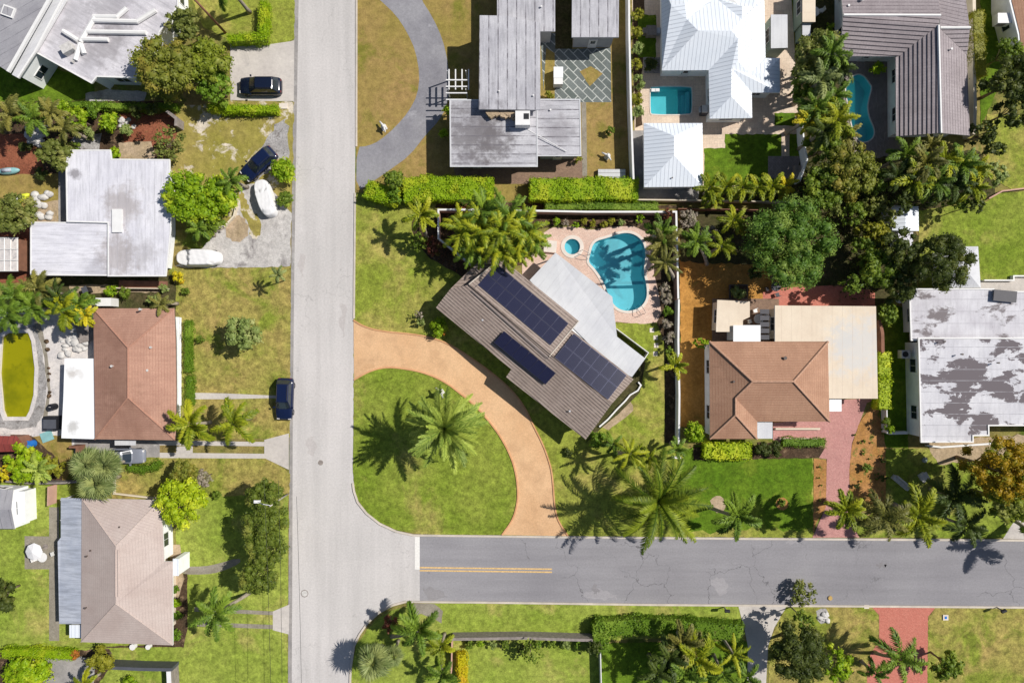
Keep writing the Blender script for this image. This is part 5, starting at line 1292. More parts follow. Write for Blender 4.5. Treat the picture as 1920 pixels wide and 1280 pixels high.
roof('glazing', [[(-40,446,2.15),(34,446,2.15),(34,508,2.15),(-40,508,2.15)]], 'stone_white', h, thick=.04); walls(h, [(-40,446),(34,446),(34,508),(-40,508)], 2.2, 2.1, 'wall_brown', .1, windows=False)

# ------------------------------------------------------------------ walls and fences
def wall(name, pts, h_, label, mat='wall_white', top=None, w=.2, cat='wall'): return strip(name, pts, w, h_, mat, label, cat, zpx=h_, topmat=top)
wall('garden_wall', [(884,497),(822,447),(822,393),(900,393)], 1.7, 'white-capped garden wall bending round the areca palm clump', 'wall_pink', 'white')
wall('garden_wall', [(905,394),(1000,395),(1100,397),(1268,397),(1270,480),(1272,560)], 1.7, 'white-capped peach wall along the back of the free-form pool', 'wall_pink', 'white')
wall('garden_wall', [(1273,561),(1272,640),(1274,740),(1273,832)], 1.5, 'long pale wall between the solar house lawn and the orange yard', 'wall_white', 'white')
wall('boundary_wall', [(1179,-60),(1180,60),(1183,200),(1188,336)], 1.9, 'tall white boundary wall left of the rectangular pool', 'wall_white', 'white')
wall('low_wall', [(1180,374),(1270,375),(1400,377),(1520,379)], .9, 'low pale wall south of the white metal pavilion', 'wall_cream', 'wall_cream', .14)
wall('wooden_fence', [(1272,391),(1350,392),(1445,394)], 1.2, 'thin brown fence behind the dark mango tree yard', 'wall_brown', None, .08, 'fence')
wall('metal_fence', [(1156,616),(1216,661),(1206,676)], 1.2, 'white railing at the east corner of the silver patio roof', 'white', None, .08, 'fence')
wall('curved_edging', [(1197,716),(1202,722),(1196,732),(1182,740),(1172,752),(1158,766),(1140,786),(1124,800)], .35, 'curved white edging beside the south-east gable of the solar house', 'white', None, .15, 'edging')
wall('boundary_wall', [(1826,-40),(1828,90),(1827,130),(1829,200),(1827,252)], 1.7, 'narrow beige wall east of the grey tiled house', 'wall_cream', None, .35)
wall('wooden_fence', [(847,1198),(980,1196),(1045,1198),(1112,1200)], 1.5, 'weathered grey board fence south of the cross street lawn', 'fence_grey', None, .3, 'fence')
wall('wooden_fence', [(847,1202),(846,1262)], 1.3, 'short brown fence beside the yellow shrub row', 'wall_pink', None, .1, 'fence')
wall('metal_fence', [(1126,1222),(1128,1300)], 1.3, 'pale blue fence panel below the clipped hedge corner', 'white', None, .1, 'fence')
wall('wooden_fence', [(90,912),(89,948)], 1.5, 'short wooden fence section on the light lawn', 'wall_pink', None, .12, 'fence')
wall('boundary_wall', [(10,902),(60,906),(120,905),(145,903)], 1.2, 'low stone wall under the leafy hedge at the left', 'fence_grey', None, .2)
wall('dark_wall', [(200,1251),(260,1254),(322,1255)], 1.7, 'charcoal wall running to a louvred gate at the lower left', 'fence_dark', 'fence_dark', .35)
wall('louvred_gate', [(316,1258),(318,1300)], 1.8, 'slatted grey gate panel at the end of the charcoal wall', 'fence_grey', 'white', .5, 'gate')
wall('wooden_fence', [(1650,600),(1655,625),(1656,668)], 1.6, 'brown board fence east of the beige carport roof', 'wall_brown', None, .35, 'fence')
wall('metal_fence', [(1663,768),(1664,812)], 1.2, 'white fence post row south of the lime hedge', 'white', None, .1, 'fence')
wall('low_wall', [(1668,812),(1702,811)], .8, 'white low wall joining the peeling-roof house', 'white', 'white', .3)
wall('wooden_fence', [(129,838),(144,838),(143,872),(130,872)], 1.4, 'reddish fence panel west of the silvery fan palms', 'wall_brown', None, .25, 'fence')
wall('wooden_fence', [(312,208),(330,222),(329,236)], 1.6, 'weathered grey gate panel beside the patchy yard', 'fence_grey', None, .3, 'fence')
wall('low_wall', [(437,358),(444,380),(438,405),(420,425),(398,436)], .5, 'curved low wall below the bright green tree', 'wall_cream', None, .18)
wall('low_wall', [(213,890),(213,925),(290,934)], .4, 'low stone edging north of the taupe roof', 'wall_cream', None, .15)
wall('garden_wall', [(338,595),(338,760)], .25, 'thin white edging beside the narrow hedge', 'white', None, .12, 'edging')
wall('boundary_wall', [(1505,215),(1507,260),(1514,300),(1500,340)], 1.6, 'winding pale blue wall under the palms east of the white house', 'wall_white', None, .15)
wall('low_wall', [(1262,858),(1277,858)], .8, 'short white wall behind the large coconut palm', 'white', None, .15)
wall('low_wall', [(1855,372),(1880,358),(1930,352)], .5, 'low brown wall along the north edge of the right-hand lawn', 'wall_pink', None, .15)
wall('low_wall', [(1738,835),(1765,838),(1880,830)], .4, 'white planter wall in front of the peeling-roof house', 'wall_cream', 'white', .2)

# ------------------------------------------------------------------ cars
car(487, 161, 180, 'dark blue-black SUV parked on the pale concrete driveway', 'blackblue', 4.75, 1.95, 1.75)
car(484, 307, 222, 'dark navy SUV parked at an angle beside a round bush', 'navy', 4.5, 1.85, 1.65)
car(533, 748, 268, 'dark navy car parked on the street edge at the front path', 'navy', 4.7, 1.9, 1.65)
covered_car(497, 371, 108, 'car under a white cover at an angle on the worn gravel', 4.35, 1.8, 1.4, hood=.8)
covered_car(371, 483, 180, 'car under a white cover beside the flat-roofed house', 5.0, 1.95, 1.5, hood=.66)
car(238, 855, 0, 'small grey car parked beneath the brown house', 'greycar', 3.9, 1.7, 1.6, kind='suv')

# ------------------------------------------------------------------ small things
def pergola():
    t = empty('pergola', tuple(G(860, 168)[:2]) + (0,), 0, 'white open-grid pergola at the entrance beside the loop driveway', 'pergola'); o0 = G(860, 168); b = B()
    for i in range(4): x = G(842 + i * 12.2, 168, 2.9).x - o0.x; b.box((x, 0, 2.9), (.12, 2.2, .16))
    for j in range(4): y = G(860, 151 + j * 12.2, 2.9).y - o0.y; b.box((.0, y, 2.99), (2.3, .12, .14))
    b.build('beam_grid', M['white'], t)
    for sx in (-1, 1):
        for sy in (-1, 1): b = B(); b.box((sx * 1.0, sy * 1.0, 1.42), (.12, .12, 2.8)); b.build('post', M['white'], t)
pergola()
boxy('garden_cabinet', 1047, 142, 0, (1.0, 1.9, 1.1), 'white', 'white cabinet standing beside the diamond-patterned patio', 'cabinet', bev=.04, parts=[('lid', (0, .35, 1.12), (1.04, 1.2, .06), 'wall_white'), ('shelf', (0, -.7, .9), (.9, .3, .05), 'fence_grey')])
boxy('garden_deck', 1147, 328, 0, (3.0, 1.3, .5), 'fence_grey', 'pale plank deck beside the trimmed hedge and boundary wall', 'deck', parts=[('plank', (0, i * .42 - .42, .52), (3.04, .38, .04), 'r_silver') for i in range(3)])
boxy('patio_table', 1222, 57, 0, (1.1, 1.1, .75), 'fence_grey', 'grey square table on the narrow shaded lawn', 'table', bev=.05, parts=[('chair', (.75, 0, .35), (.5, .6, .7), 'r_bluemetal'), ('chair', (-.75, 0, .35), (.4, .6, .7), 'fence_grey')])
boxy('barbecue_grill', 1322, 205, 0, (.75, .9, 1.0), 'darkmetal', 'grey barbecue beside the white roof wing near the pool', 'barbecue', bev=.06, parts=[('lid', (-.05, 0, 1.08), (.6, .8, .2), 'stone'), ('shelf', (-.5, 0, .8), (.3, .6, .05), 'stone')])
boxy('sun_lounger', 1229, 169, 0, (.9, .35, .2), 'white', 'small white float at the corner of the rectangular pool', 'lounger', bev=.05, parts=[('cushion', (.2, 0, .22), (.4, .3, .05), 'cover')])
boxy('wall_air_conditioner', 1884, 34, 1.6, (1.5, 1.1, .9), 'white', 'boxy white air conditioner beside the terracotta corner house', 'air conditioner', bev=.03, parts=[('grille', (-.2, -.56, .45), (.9, .04, .6), 'fence_grey')])
boxy('pool_pump_box', 94, 793, 0, (1.5, 1.5, 1.0), 'black', 'black storage box by the end of the algae pool', 'storage box', bev=.05, parts=[('lid', (0, -.1, 1.02), (1.4, 1.0, .07), 'fence_dark'), ('handle', (0, -.7, 1.02), (.6, .06, .06), 'chrome')])
boxy('paddling_mat', 88, 818, 0, (1.3, 1.1, .12), 'teal', 'pale blue crumpled mat beside the black storage box', 'mat', rz=20, bev=.03)
def round_thing(name, px, py, r, h_, mat, label, cat, sides=16, parts=()):
    g0 = G(px, py, h_); t = empty(name, (g0.x, g0.y, zat(g0.x, g0.y)), 0, label, cat)
    b = B(); b.tube([(0, 0, h_ - .3 if h_ > 1.5 else 0), (0, 0, h_)], [r, r * (.05 if h_ > 1.5 else .9)], sides); b.build('canopy' if h_ > 1.5 else 'body', M[mat], t)
    for nm, pts, rad, mm in parts: b = B(); b.tube(pts, rad, 8); b.build(nm, M[mm], t)
    return t
round_thing('patio_umbrella', 61, 1035, .95, 2.2, 'cover', 'white patio umbrella over the brown patio', 'umbrella', 8, [('pole', [(0,0,0),(0,0,2.1)], .03, 'chrome'), ('base', [(0,0,0),(0,0,.08)], .3, 'fence_grey')])
round_thing('round_barbecue', 94, 763, .38, .9, 'black', 'black kettle barbecue above the storage box', 'barbecue', 14, [('leg', [(.2,.2,0),(.2,.2,.5)], .02, 'chrome'), ('lid_handle', [(-.1,0,.93),(.1,0,.93)], .03, 'stone')])
round_thing('potted_tub', 249, 1212, .32, .45, 'white', 'round white tub left of the pair against the taupe house', 'pot', 14, [('rim', [(0,0,.42),(0,0,.48)], .35, 'white')])
round_thing('potted_tub', 278, 1212, .26, .45, 'white', 'round white tub right of the pair against the taupe house', 'pot', 14, [('rim', [(0,0,.42),(0,0,.48)], .29, 'white')])
round_thing('blue_barrel', 53, 833, .42, .9, 'blue', 'bright blue barrel beside the dark red shed', 'barrel', 14, [('rim', [(0,0,.88),(0,0,.93)], .44, 'blue')])
round_thing('utility_cover', 1734, 862, .28, .1, 'l_green' if False else 'wall_green', 'round pale green utility cover near the mulch bed', 'cover', 14, [('ring', [(0,0,0),(0,0,.06)], .33, 'concrete_dark')])
def statue(px, py, h_, label, mat='white', cat='statue'):
    g0 = G(px, py); t = empty('garden_statue', (g0.x, g0.y, zat(g0.x, g0.y)), random.Random(px).uniform(0, 3), label, cat); b = B()
    b.box((0, 0, h_ * .1), (.6, .5, h_ * .2)); b.build('plinth', M[mat], t)
    b = B(); b.tube([(0, 0, h_ * .2), (0, 0, h_ * .5), (.03, 0, h_ * .7), (0, 0, h_ * .84), (0, 0, h_)], [.26, .2, .3, .1, .14], 10); b.build('figure', M[mat], t, smooth=True)
    b = B(); b.tube([(-.1, -.6, h_ * .5), (0, -.2, h_ * .66), (0, .2, h_ * .66), (-.12, .75, h_ * .55)], [.07, .13, .13, .08], 8); b.build('wing', M[mat], t, smooth=True)
statue(828, 735, 2.0, 'white garden statue with outstretched arms beside the tan driveway')
statue(721, 241, 1.0, 'small white lawn ornament on the brown grass inside the loop', cat='ornament')
statue(1138, 295, .9, 'small white lawn ornament on the brown grass east of the grey house', cat='ornament')
def mailbox(px, py, label, rz=0):
    g0 = G(px, py); t = empty('mailbox', (g0.x, g0.y, .1), math.radians(rz), label, 'mailbox'); b = B(); b.box((0, 0, .55), (.1, .1, 1.1)); b.build('post', M['fence_grey'], t)
    b = B(); b.tube([(-.28, 0, 1.2), (.28, 0, 1.2)], .15, 10); b.box((0, 0, 1.1), (.56, .3, .16)); b.build('letter_box', M['black'], t)
mailbox(1357, 1137, 'dark mailbox at the kerb left of the pale concrete driveway'); mailbox(1867, 1137, 'dark mailbox at the kerb right of the red clay driveway', 20)
def bin_(px, py, label):
    g0 = G(px, py); t = empty('wheelie_bin', (g0.x, g0.y, zat(g0.x, g0.y)), .4, label, 'bin'); b = B()
    b.prism([(-.28,-.3),(.28,-.3),(.28,.3),(-.28,.3)], .05, 1.0); b.build('body', M['black'], t); b = B(); b.box((0, .02, 1.04), (.62, .7, .07)); b.build('lid', M['fence_dark'], t)
bin_(170, 545, 'dark wheelie bin in the shade below the flat white roof')
boxy('meter_cover', 1625, 1137, 0, (.55, .4, .09), 'coping', 'pale rectangular meter cover left of the red clay driveway', 'meter cover', bev=.02)
boxy('meter_cover', 1773, 1157, 0, (.6, .6, .10), 'coping', 'square white meter cover on the lawn right of the red clay driveway', 'meter cover', bev=.02, parts=[('lid', (0, 0, .11), (.25, .3, .02), 'blue')])
boxy('meter_cover', 531, 199, 0, (.9, .6, .12), 'coping', 'pale blue-white meter cover at the end of the driveway hedge', 'meter cover', bev=.02)
round_thing('road_marker', 1557, 1121, .26, .12, 'orange_p', 'round yellow marker on the cross street kerb', 'marker', 14, [('ring', [(0,0,.0),(0,0,.05)], .3, 'fence_grey')])
def kayak(px, py, L0, rz, label, mat, mat2):
    g0 = G(px, py); t = empty('kayak', (g0.x, g0.y, .25), math.radians(rz), label, 'kayak'); b = B(); ks = [-1,-.85,-.5,0,.5,.85,1]
    b.tube([(k * L0 / 2, 0, .12 * k * k) for k in ks], [.03,.2,.36,.42,.36,.2,.03], 10); b.build('hull', M[mat], t, smooth=True)
    b = B(); b.tube([(-.5, 0, .36), (.5, 0, .36)], .22, 10); b.build('cockpit', M[mat2], t, smooth=True)
kayak(20, 322, 2.6, 5, 'faded teal kayak lying at the edge of the red mulch', 'teal', 'r_bluemetal')
kayak(40, 374, 2.6, 25, 'yellow and white kayak lying beside the stone terrace', 'yellow', 'cover')
def set_(px, py, label, n=4, mat='white'):
    g0 = G(px, py); t = empty('patio_set', (g0.x, g0.y, zat(g0.x, g0.y)), .3, label, 'table set'); b = B(); b.tube([(0,0,.7),(0,0,.74)], .55, 16); b.build('table_top', M[mat], t)
    b = B(); b.tube([(0,0,0),(0,0,.7)], .05, 8); b.build('table_leg', M[mat], t)
    for i in range(n):
        a = 2 * math.pi * i / n; c = Vector((math.cos(a), math.sin(a), 0)) * .95; b = B(); b.box(c + Vector((0, 0, .43)), (.42, .42, .05), a); b.box(c * 1.22 + Vector((0, 0, .68)), (.05, .42, .5), a)
        for sx in (-.17, .17):
            for sy in (-.17, .17): b.box(c + Vector((sx, sy, .21)), (.04, .04, .42))
        b.build('chair', M[mat], t)
set_(1418, 598, 'white round table set beside the beige lean-to roof'); set_(1450, 538, 'dark table set under the mango tree', mat='darkmetal'); set_(1522, 28, 'white and black table set in the narrow yard near the beige lean-tos', 3)
set_(88, 1040, 'white garden chairs in the shade at the porch edge', 2); set_(1680, 560, 'white garden table and chairs in shade beside the peeling roof', 2)
def rocks(name, pts, rad, label, seed, mat='stone'):
    g0 = G(*pts[0]); t = empty(name, (g0.x, g0.y, 0), 0, label, 'rocks'); rng = np.random.default_rng(seed); iv, iff = ico()
    for p in pts:
        q = G(*p) - g0; k = rad * rng.uniform(.7, 1.3); v = iv * (1 + rng.normal(0, .12, (len(iv), 1))) * [k, k * rng.uniform(.6, 1), k * .6] + np.array([q.x, q.y, k * .3])
        me = np_mesh('rock', v, np.zeros((0, 4), int), M[mat], None, iff); link(bpy.data.objects.new('rock', me), t)
r_ = random.Random(9)
rocks('rock_pile', [(55 + r_.uniform(-2, 38), 238 + r_.uniform(0, 36)) for _ in range(34)], .38, 'heap of pale rocks in the left garden', 3)
rocks('rock_pile', [(150 + r_.uniform(-8, 20), 590 + r_.uniform(0, 66)) for _ in range(40)], .42, 'pale stone slabs heaped beside the brown roofed house', 5)
rocks('rock_pile', [(122 + r_.uniform(-6, 22), 600 + r_.uniform(0, 66)) for _ in range(26)], .35, 'pale stepping rocks at the head of the algae pool terrace', 6)
rocks('rock_pile', [(232 + r_.uniform(-6, 20), 222 + r_.uniform(0, 18)) for _ in range(16)], .28, 'small white stones beside the red mulch bed', 7)
rocks('rock_pile', [(1585,22),(1578,30)] if False else [(1198,540),(1200,548)], .05, 'pair of pebbles on the pink pool paving', 8) if False else None
rocks('rock_border', [(66 + r_.uniform(0, 30), 360 + r_.uniform(0, 52)) for _ in range(18)], .45, 'flat white slabs on the sandy terrace at the left edge', 11)
rocks('driftwood_pile', [(1535 + r_.uniform(0, 20), 1148 + r_.uniform(0, 16)) for _ in range(16)], .25, 'pale rock cluster on the lawn left of the red clay driveway', 12)
rocks('rock_border', [(88,640),(90,655),(92,690),(93,700),(92,712),(94,735),(93,742)], .22, 'line of dark rocks edging the algae pool terrace', 13, 'mulch')
boxy('tarpaulin', 160, 620, 0, (1.9, 2.4, .5), 'fence_grey', 'weathered grey tarpaulin beside the brown roofed house', 'tarpaulin', rz=15, bev=.2, parts=[('fold', (.2, .4, .52), (1.4, 1.0, .1), 'fence_grey')])
boxy('wooden_box', 194, 566, 0, (1.7, .9, 1.5), 'white', 'white roofed utility box above the brown house', 'utility box', bev=.02, parts=[('door', (0, -.46, .7), (.8, .04, 1.2), 'fence_grey')])
boxy('stone_bench', 1690, 905, 0, (2.2, .5, .45), 'stone', 'weathered stone bench beside the mulch bed palms', 'bench', rz=-40, bev=.06, parts=[('backrest', (0, .25, .6), (2.0, .12, .4), 'stone'), ('leg', (-.8, 0, .1), (.2, .45, .2), 'stone'), ('leg', (.8, 0, .1), (.2, .45, .2), 'stone')])
boxy('bird_bath', 1733, 894, 0, (.7, .7, .6), 'stone', 'grey bird bath on the shaded lawn', 'bird bath', rz=30, bev=.2, parts=[('bowl', (0, 0, .62), (.9, .9, .1), 'stone')])
boxy('spa_table', 1032, 462, 0, (1.5, 1.4, .35), 'deck_pink', 'raised paved square platform beside the spa', 'platform', rz=-5, bev=.03, parts=[('top', (0, 0, .37), (1.4, 1.3, .04), 'coping')])
boxy('raised_planter', 1385, 547, 0, (2.0, 1.6, .4), 'darkmetal', 'dark square planter bed in the orange yard', 'planter', bev=.03, parts=[('soil', (0, 0, .41), (1.8, 1.4, .03), 'mulch')])
boxy('trellis_frame', 1500 - 5, 322, 0, (.5, 1.4, .6), 'fence_grey', 'grey bench on the shaded brown patio', 'bench', bev=.03, parts=[('backrest', (.25, 0, .75), (.06, 1.4, .4), 'fence_grey')])

round_thing('manhole_cover', 571, 1112, .36, .02, 'stone', 'round manhole cover on the pale street near the lower palms', 'manhole cover', 20, [('ring', [(0,0,.0),(0,0,.012)], .44, 'fence_grey')])
round_thing('manhole_cover', 601, 1127 - 260, .32, .02, 'fence_grey', 'small dark utility cover in the middle of the pale street', 'utility cover', 20, [('ring', [(0,0,.0),(0,0,.012)], .38, 'stone')])
# lamps, poles and wires
def pole(name, base_, h_, label, cat='pole', arm=None, r=.14, mat='wall_brown'):
    g0 = G(*base_); t = empty(name, (g0.x, g0.y, 0), 0, label, cat); b = B(); b.tube([(0,0,0),(0,0,h_)], [r, r * .7], 10); b.build('shaft', M[mat], t, smooth=True)
    if arm: b = B(); b.tube([(0,0,h_ - .4), (arm[0]*.5, arm[1]*.5, h_ + .05), (arm[0], arm[1], h_)], .05, 8); b.build('arm', M['chrome'], t); b = B(); b.box((arm[0], arm[1], h_ - .02), (.7, .3, .14)); b.build('lamp_head', M['white'], t)
    return t
pole('utility_pole', (423, 62), 10, 'tall brown utility pole rising beside the tree at the top left', 'utility pole')
pole('street_lamp', (541, 925), 6, 'pale street lamp at the street edge above the row of trees', 'street lamp', arm=(-1.3, .5), r=.08, mat='concrete')
def wire(p0, p1, z_, sag, label):
    a, c = G(*p0, z_), G(*p1, z_); b = B(); b.tube([a.lerp(c, i / 16) - Vector((0, 0, sag * 4 * (i / 16) * (1 - i / 16))) for i in range(17)], .018, 4)
    tag(b.build('power_line', M['black']), label, 'wire', 'overhead wires')
wire((495, 900), (512, 1500), 8.5, .3, 'thin dark overhead wire over the lower left lawn, the western one'); wire((522, 900), (530, 1500), 8.0, .3, 'thin dark overhead wire closest to the street kerb, lower left')
wire((556, 930), (568, 1500), 8.2, .3, 'thin dark overhead wire along the pale street')

# ------------------------------------------------------------------ hedges
hedge([(492,0),(492,36),(491,68),(425,71)], .95, 1.5, 'l_hedge', 'L-shaped hedge right of the utility pole at the top left', dens=1.1)
hedge([(388,200),(440,203),(519,203)], .95, 1.3, 'l_hedge', 'straight clipped hedge south of the concrete driveway', dens=1.1)
hedge([(100,194),(180,196),(240,199),(330,199)], .8, 1.2, 'l_hedge2', 'shaded hedge along the north edge of the left garden')
hedge([(755,357),(800,351),(852,353),(925,354)], 2.75, 1.9, 'l_hedge', 'thick bright hedge directly north of the areca palm clump', leaf=.18, dens=1.1)
hedge([(993,354),(1060,355),(1130,352),(1198,354)], 2.55, 1.9, 'l_hedge', 'thick bright hedge beside the pale plank deck', leaf=.18, dens=1.1)
hedge([(1022,386),(1100,385),(1235,388)], 1.0, 1.3, 'l_hedge2', 'low narrow hedge behind the peach pool wall')
hedge([(684,353),(700,358),(735,366),(745,372)], 2.0, 1.7, 'l_hedge', 'short rounded hedge at the street corner', leaf=.18)
hedge([(351,600),(351,698)], .85, .9, 'l_hedge2', 'narrow upper hedge east of the brown shingle house')
hedge([(353,704),(354,760)], .85, .9, 'l_hedge2', 'narrow lower hedge east of the brown shingle house')
hedge([(236,877),(265,880),(288,876),(298,866)], .8, .8, 'l_hedge2', 'curved low hedge below the small grey car')
hedge([(1468,829),(1550,830)], .95, .9, 'l_hedge2', 'low clipped hedge beside the brick driveway entrance')
hedge([(1659,660),(1661,710),(1660,768)], 1.45, 1.8, 'l_lime', 'lime green hedge column east of the beige carport', leaf=.22)
hedge([(1836,18),(1838,70),(1841,120),(1843,142)], 1.3, 2.0, 'l_hedge_y', 'yellowing tall hedge east of the grey tiled house')
hedge([(1128,1225),(1127,1180),(1200,1176),(1300,1180),(1396,1188)], 1.9, 1.7, 'l_hedge2', 'long dense hedge south of the cross street beside the concrete driveway', leaf=.2)
hedge([(0,1226),(60,1225),(136,1230)], 1.1, 1.2, 'l_hedge', 'ragged hedge above the grey terrace at the bottom left')
hedge([(865,1226),(868,1290)], 1.1, 1.2, 'l_yellow', 'yellow-leaved hedge beside the short brown fence')
hedge([(1320,845),(1350,846),(1410,846)], 1.9, 1.3, 'l_lime', 'lime hedge in front of the terracotta house', leaf=.24)
hedge([(196,1211),(196,1211.5)], .3, .4, 'l_green', 'tiny clipped shrub below the taupe roof') if False else None

# ------------------------------------------------------------------ broadleaf trees
tree(305,122,62,7,'l_olive','big olive-brown tree overhanging the modern house roof', dens=1.0, lobe=.26)
tree(388,120,48,5.5,'l_yg','green tree between the olive-brown tree and the concrete driveway', lobe=.26)
tree(400,160,36,4.5,'l_hedge2','low leafy tree left of the dark SUV on the concrete driveway')
tree(342,42,34,6,'l_olive2','small green tree touching the top of the modern white roof')
tree(352,368,52,5.5,'l_bright','bright green tree over the corner of the flat white roof', lobe=.24)
tree(402,372,44,4.5,'l_bright','second bright green tree, above the curved low wall', lobe=.26)
tree(385,410,34,3.5,'l_green','low green tree between the flat white roof and the curved wall')
tree(532,318,24,2.2,'l_bright','rounded bush right of the angled navy SUV', lobe=.35)
tree(534,372,16,1.4,'l_green','small round bush right of the covered car on gravel', lobe=.35)
tree(316,268,34,4,'l_olive2','sparse olive tree on the edge of the patchy yard', dens=.7, core=.5)
tree(453,625,34,4.5,'l_sage','round pale green tree alone on the dry lawn', lobe=.26)
tree(338,942,50,5,'l_lime','round lime green tree over the corner of the taupe roof', lobe=.22, leaf=.28)
tree(348,888,32,3.6,'l_olive','dark olive bush between the lime tree and the driveway strips')
tree(379,896,20,3.2,'l_grey','dry tan-brown bush against the dark olive bush', dens=.7)
tree(496,930,36,6.5,'l_row','northernmost tree of the row along the street, near the lamp', lobe=.25, leaf=.2)
tree(492,985,42,6.5,'l_row','second tree from the north in the row along the street', lobe=.25, leaf=.2)
tree(498,1030,42,6.5,'l_row','third tree from the north in the row along the street', lobe=.25, leaf=.2)
tree(484,1078,38,6.2,'l_row','southernmost tree of the row along the street', lobe=.25, leaf=.2)
tree(1487,458,90,8,'l_mango','huge dense dark green mango tree behind the beige carport', lobe=.2, nl=64, leaf=.24, flat=1.0, core=.7)
tree(1768,492,56,9,'l_dark','dark pine with ragged outline over the peeling roof', lobe=.2, leaf=.2, nl=45)
tree(1690,470,44,7,'l_dark','dark green tree directly south of the blue-white shed', lobe=.22)
tree(1648,505,40,6,'l_green','broad-leaved green tree east of the mango tree', lobe=.25, leaf=.3)
tree(1690,535,34,6,'l_dark','dark tree at the corner of the peeling-roof house')
tree(1640,440,30,5,'l_hedge_y','yellow-green tree between the mango and the blue-white shed')
tree(1668,588,22,3,'l_green','low round bush at the north-east corner of the beige carport')
tree(1882,880,64,10,'l_gold','large golden-leaved tree at the right edge', lobe=.2, nl=60, leaf=.26)
tree(1895,940,44,8,'l_yg','green tree just below the golden-leaved tree', lobe=.24)
tree(1500,1225,58,6.5,'l_dark','large dark green tree at the bottom beside the concrete driveway', lobe=.22, leaf=.22)
tree(1512,1165,20,5.5,'l_green','narrow green tree top above the large dark bottom tree')
tree(1570,1245,32,4,'l_bright','light green bush right of the large dark bottom tree')
tree(1776,1245,32,4,'l_green','dark green bush on the right edge of the red clay driveway', leaf=.3)
tree(1508,1114,27,1.9,'l_olive2','low yellow-green bush growing over the cross street kerb', core=.6)
tree(1535,105,52,7,'l_olive2','brown-topped tree at the north end of the palm grove beside the courtyard', lobe=.24)
tree(1512,150,34,6,'l_green','dark feathery tree east of the white metal house')
tree(1592,320,58,7.5,'l_olive','wide olive green tree at the south end of the courtyard pool', lobe=.2, nl=44)
tree(1545,350,44,6.5,'l_green','deep green tree south of the brown patio', lobe=.24)
tree(1555,270,40,6.5,'l_green','shaded tree below the courtyard pool palms')
tree(1905,150,52,7,'l_dark','dark spreading tree below the terracotta corner house', lobe=.22)
tree(1893,98,28,5,'l_green','rounded green tree against the terracotta corner house')
tree(1905,205,34,6,'l_dark','dark tree above the small right-hand lawn')
tree(1848,248,24,4.5,'l_dark','upper of two dark oval bushes beside the small right-hand lawn')
tree(1866,280,22,4,'l_dark','lower of two dark oval bushes beside the small right-hand lawn', squash=.6)
tree(1868,325,24,4,'l_sage','grey-green frondy bush near the small right-hand lawn')
tree(102,292,34,4.5,'l_olive2','olive tree at the north-west corner of the flat white roof', lobe=.24)
tree(203,228,19,3.2,'l_bright','small round bright tree in the left garden', lobe=.35)
tree(145,222,24,3.5,'l_bright','bright leafy tree in the middle of the left garden')
tree(233,243,11,2,'l_sage','small round shrub beside the white stones', lobe=.4)
tree(24,400,42,4.5,'l_olive2','yellow-green tree at the left edge beside the sandy terrace')
tree(0,1115,36,4,'l_dark','dark leafy tree cut by the left edge on the light lawn', dens=.8)
tree(45,868,40,3.5,'l_hedge','dense bright green foliage south of the red shed', leaf=.3)
tree(95,876,24,3,'l_hedge_y','yellowish green bush right of the dense foliage at the left')
tree(0,885,20,3,'l_yellow','yellow-edged round bush at the left edge')
tree(738,336,18,3.2,'l_green','round topiary bush on the street corner hedge', lobe=.4)
tree(742,368,16,2.4,'l_hedge2','small dark bush against the corner hedge')
shrub(823,612,19,1.8,'l_bright','bright shrub with red flowers at the west corner of the solar house')
shrub(831,622,8,1.2,'l_orange','small orange-red flowering plant beside the bright shrub')
tree(784,452,17,2.6,'l_green','round green bush under the leaning palm by the wall')
tree(812,462,20,2.2,'l_red','dark reddish bush beside the garden wall')
tree(786,590,11,1.8,'l_grey','small grey twiggy shrub on the north lawn', dens=.6, core=.4)
tree(789,603,9,1.4,'l_sage','small pale green shrub on the north lawn')
tree(1304,811,21,3,'l_bright','round bright tree at the foot of the pale boundary wall', lobe=.34)
tree(1315,643,13,2.2,'l_bright','small bright bush at the north-west corner of the terracotta house')
shrub(1430,841,15,1.8,'l_dark','left one of two dark round shrubs before the terracotta house', leaf=.2)
shrub(1454,841,17,1.8,'l_dark','right one of two dark round shrubs before the terracotta house', leaf=.2)
shrub(1661,793,10,1.8,'l_green','small shrub below the lime hedge column')
shrub(1670,803,10,1.8,'l_bright','pale round shrub next to the low white wall')
shrub(1122,825,17,2.4,'l_hedge2','dense green shrub at the south tip of the solar house')
shrub(332,519,12,1.6,'l_yellow','bright yellow shrub at the corner by the covered car')
shrub(40,1272,42,3,'l_hedge','large bright shrub in the bottom left corner', leaf=.28)
shrub(138,1228,10,1.4,'l_orange','rust-red shrub at the end of the ragged hedge')
shrub(186,1240,26,3,'l_hedge_y','tall yellow-green shrub left of the charcoal wall', leaf=.24)
shrub(243,1286,18,1.6,'l_bright','low shrub at the bottom edge below the charcoal wall')
shrub(48,945,10,1.2,'l_yellow','yellow shrub beside the white shed wall')
shrub(404,928,9,1,'l_green','small shrub below the pale rock pair near the lime tree')
shrub(375,637,9,1.1,'l_green','small shrub at the edge of the narrow hedge')
shrub(1385,550,15,1.4,'l_sage','leafy plant in the dark planter bed')
shrub(1466,943,8,.8,'l_green','small plant in the round mulch ring on the lawn')
shrub(1065,848,9,.7,'l_dark','small dark rosette plant on the lawn south of the solar house')
shrub(1625,877,10,1.0,'l_green','largest of the small plants in the orange mulch bed')
shrub(1657,862,6,.9,'l_dark','small dark plant at the upper right edge of the orange mulch bed')
shrub(1657,896,8,1.0,'l_dark','small dark plant at the right edge of the orange mulch bed')
shrub(1607,910,6,.8,'l_dark','small dark plant at the left edge of the orange mulch bed')
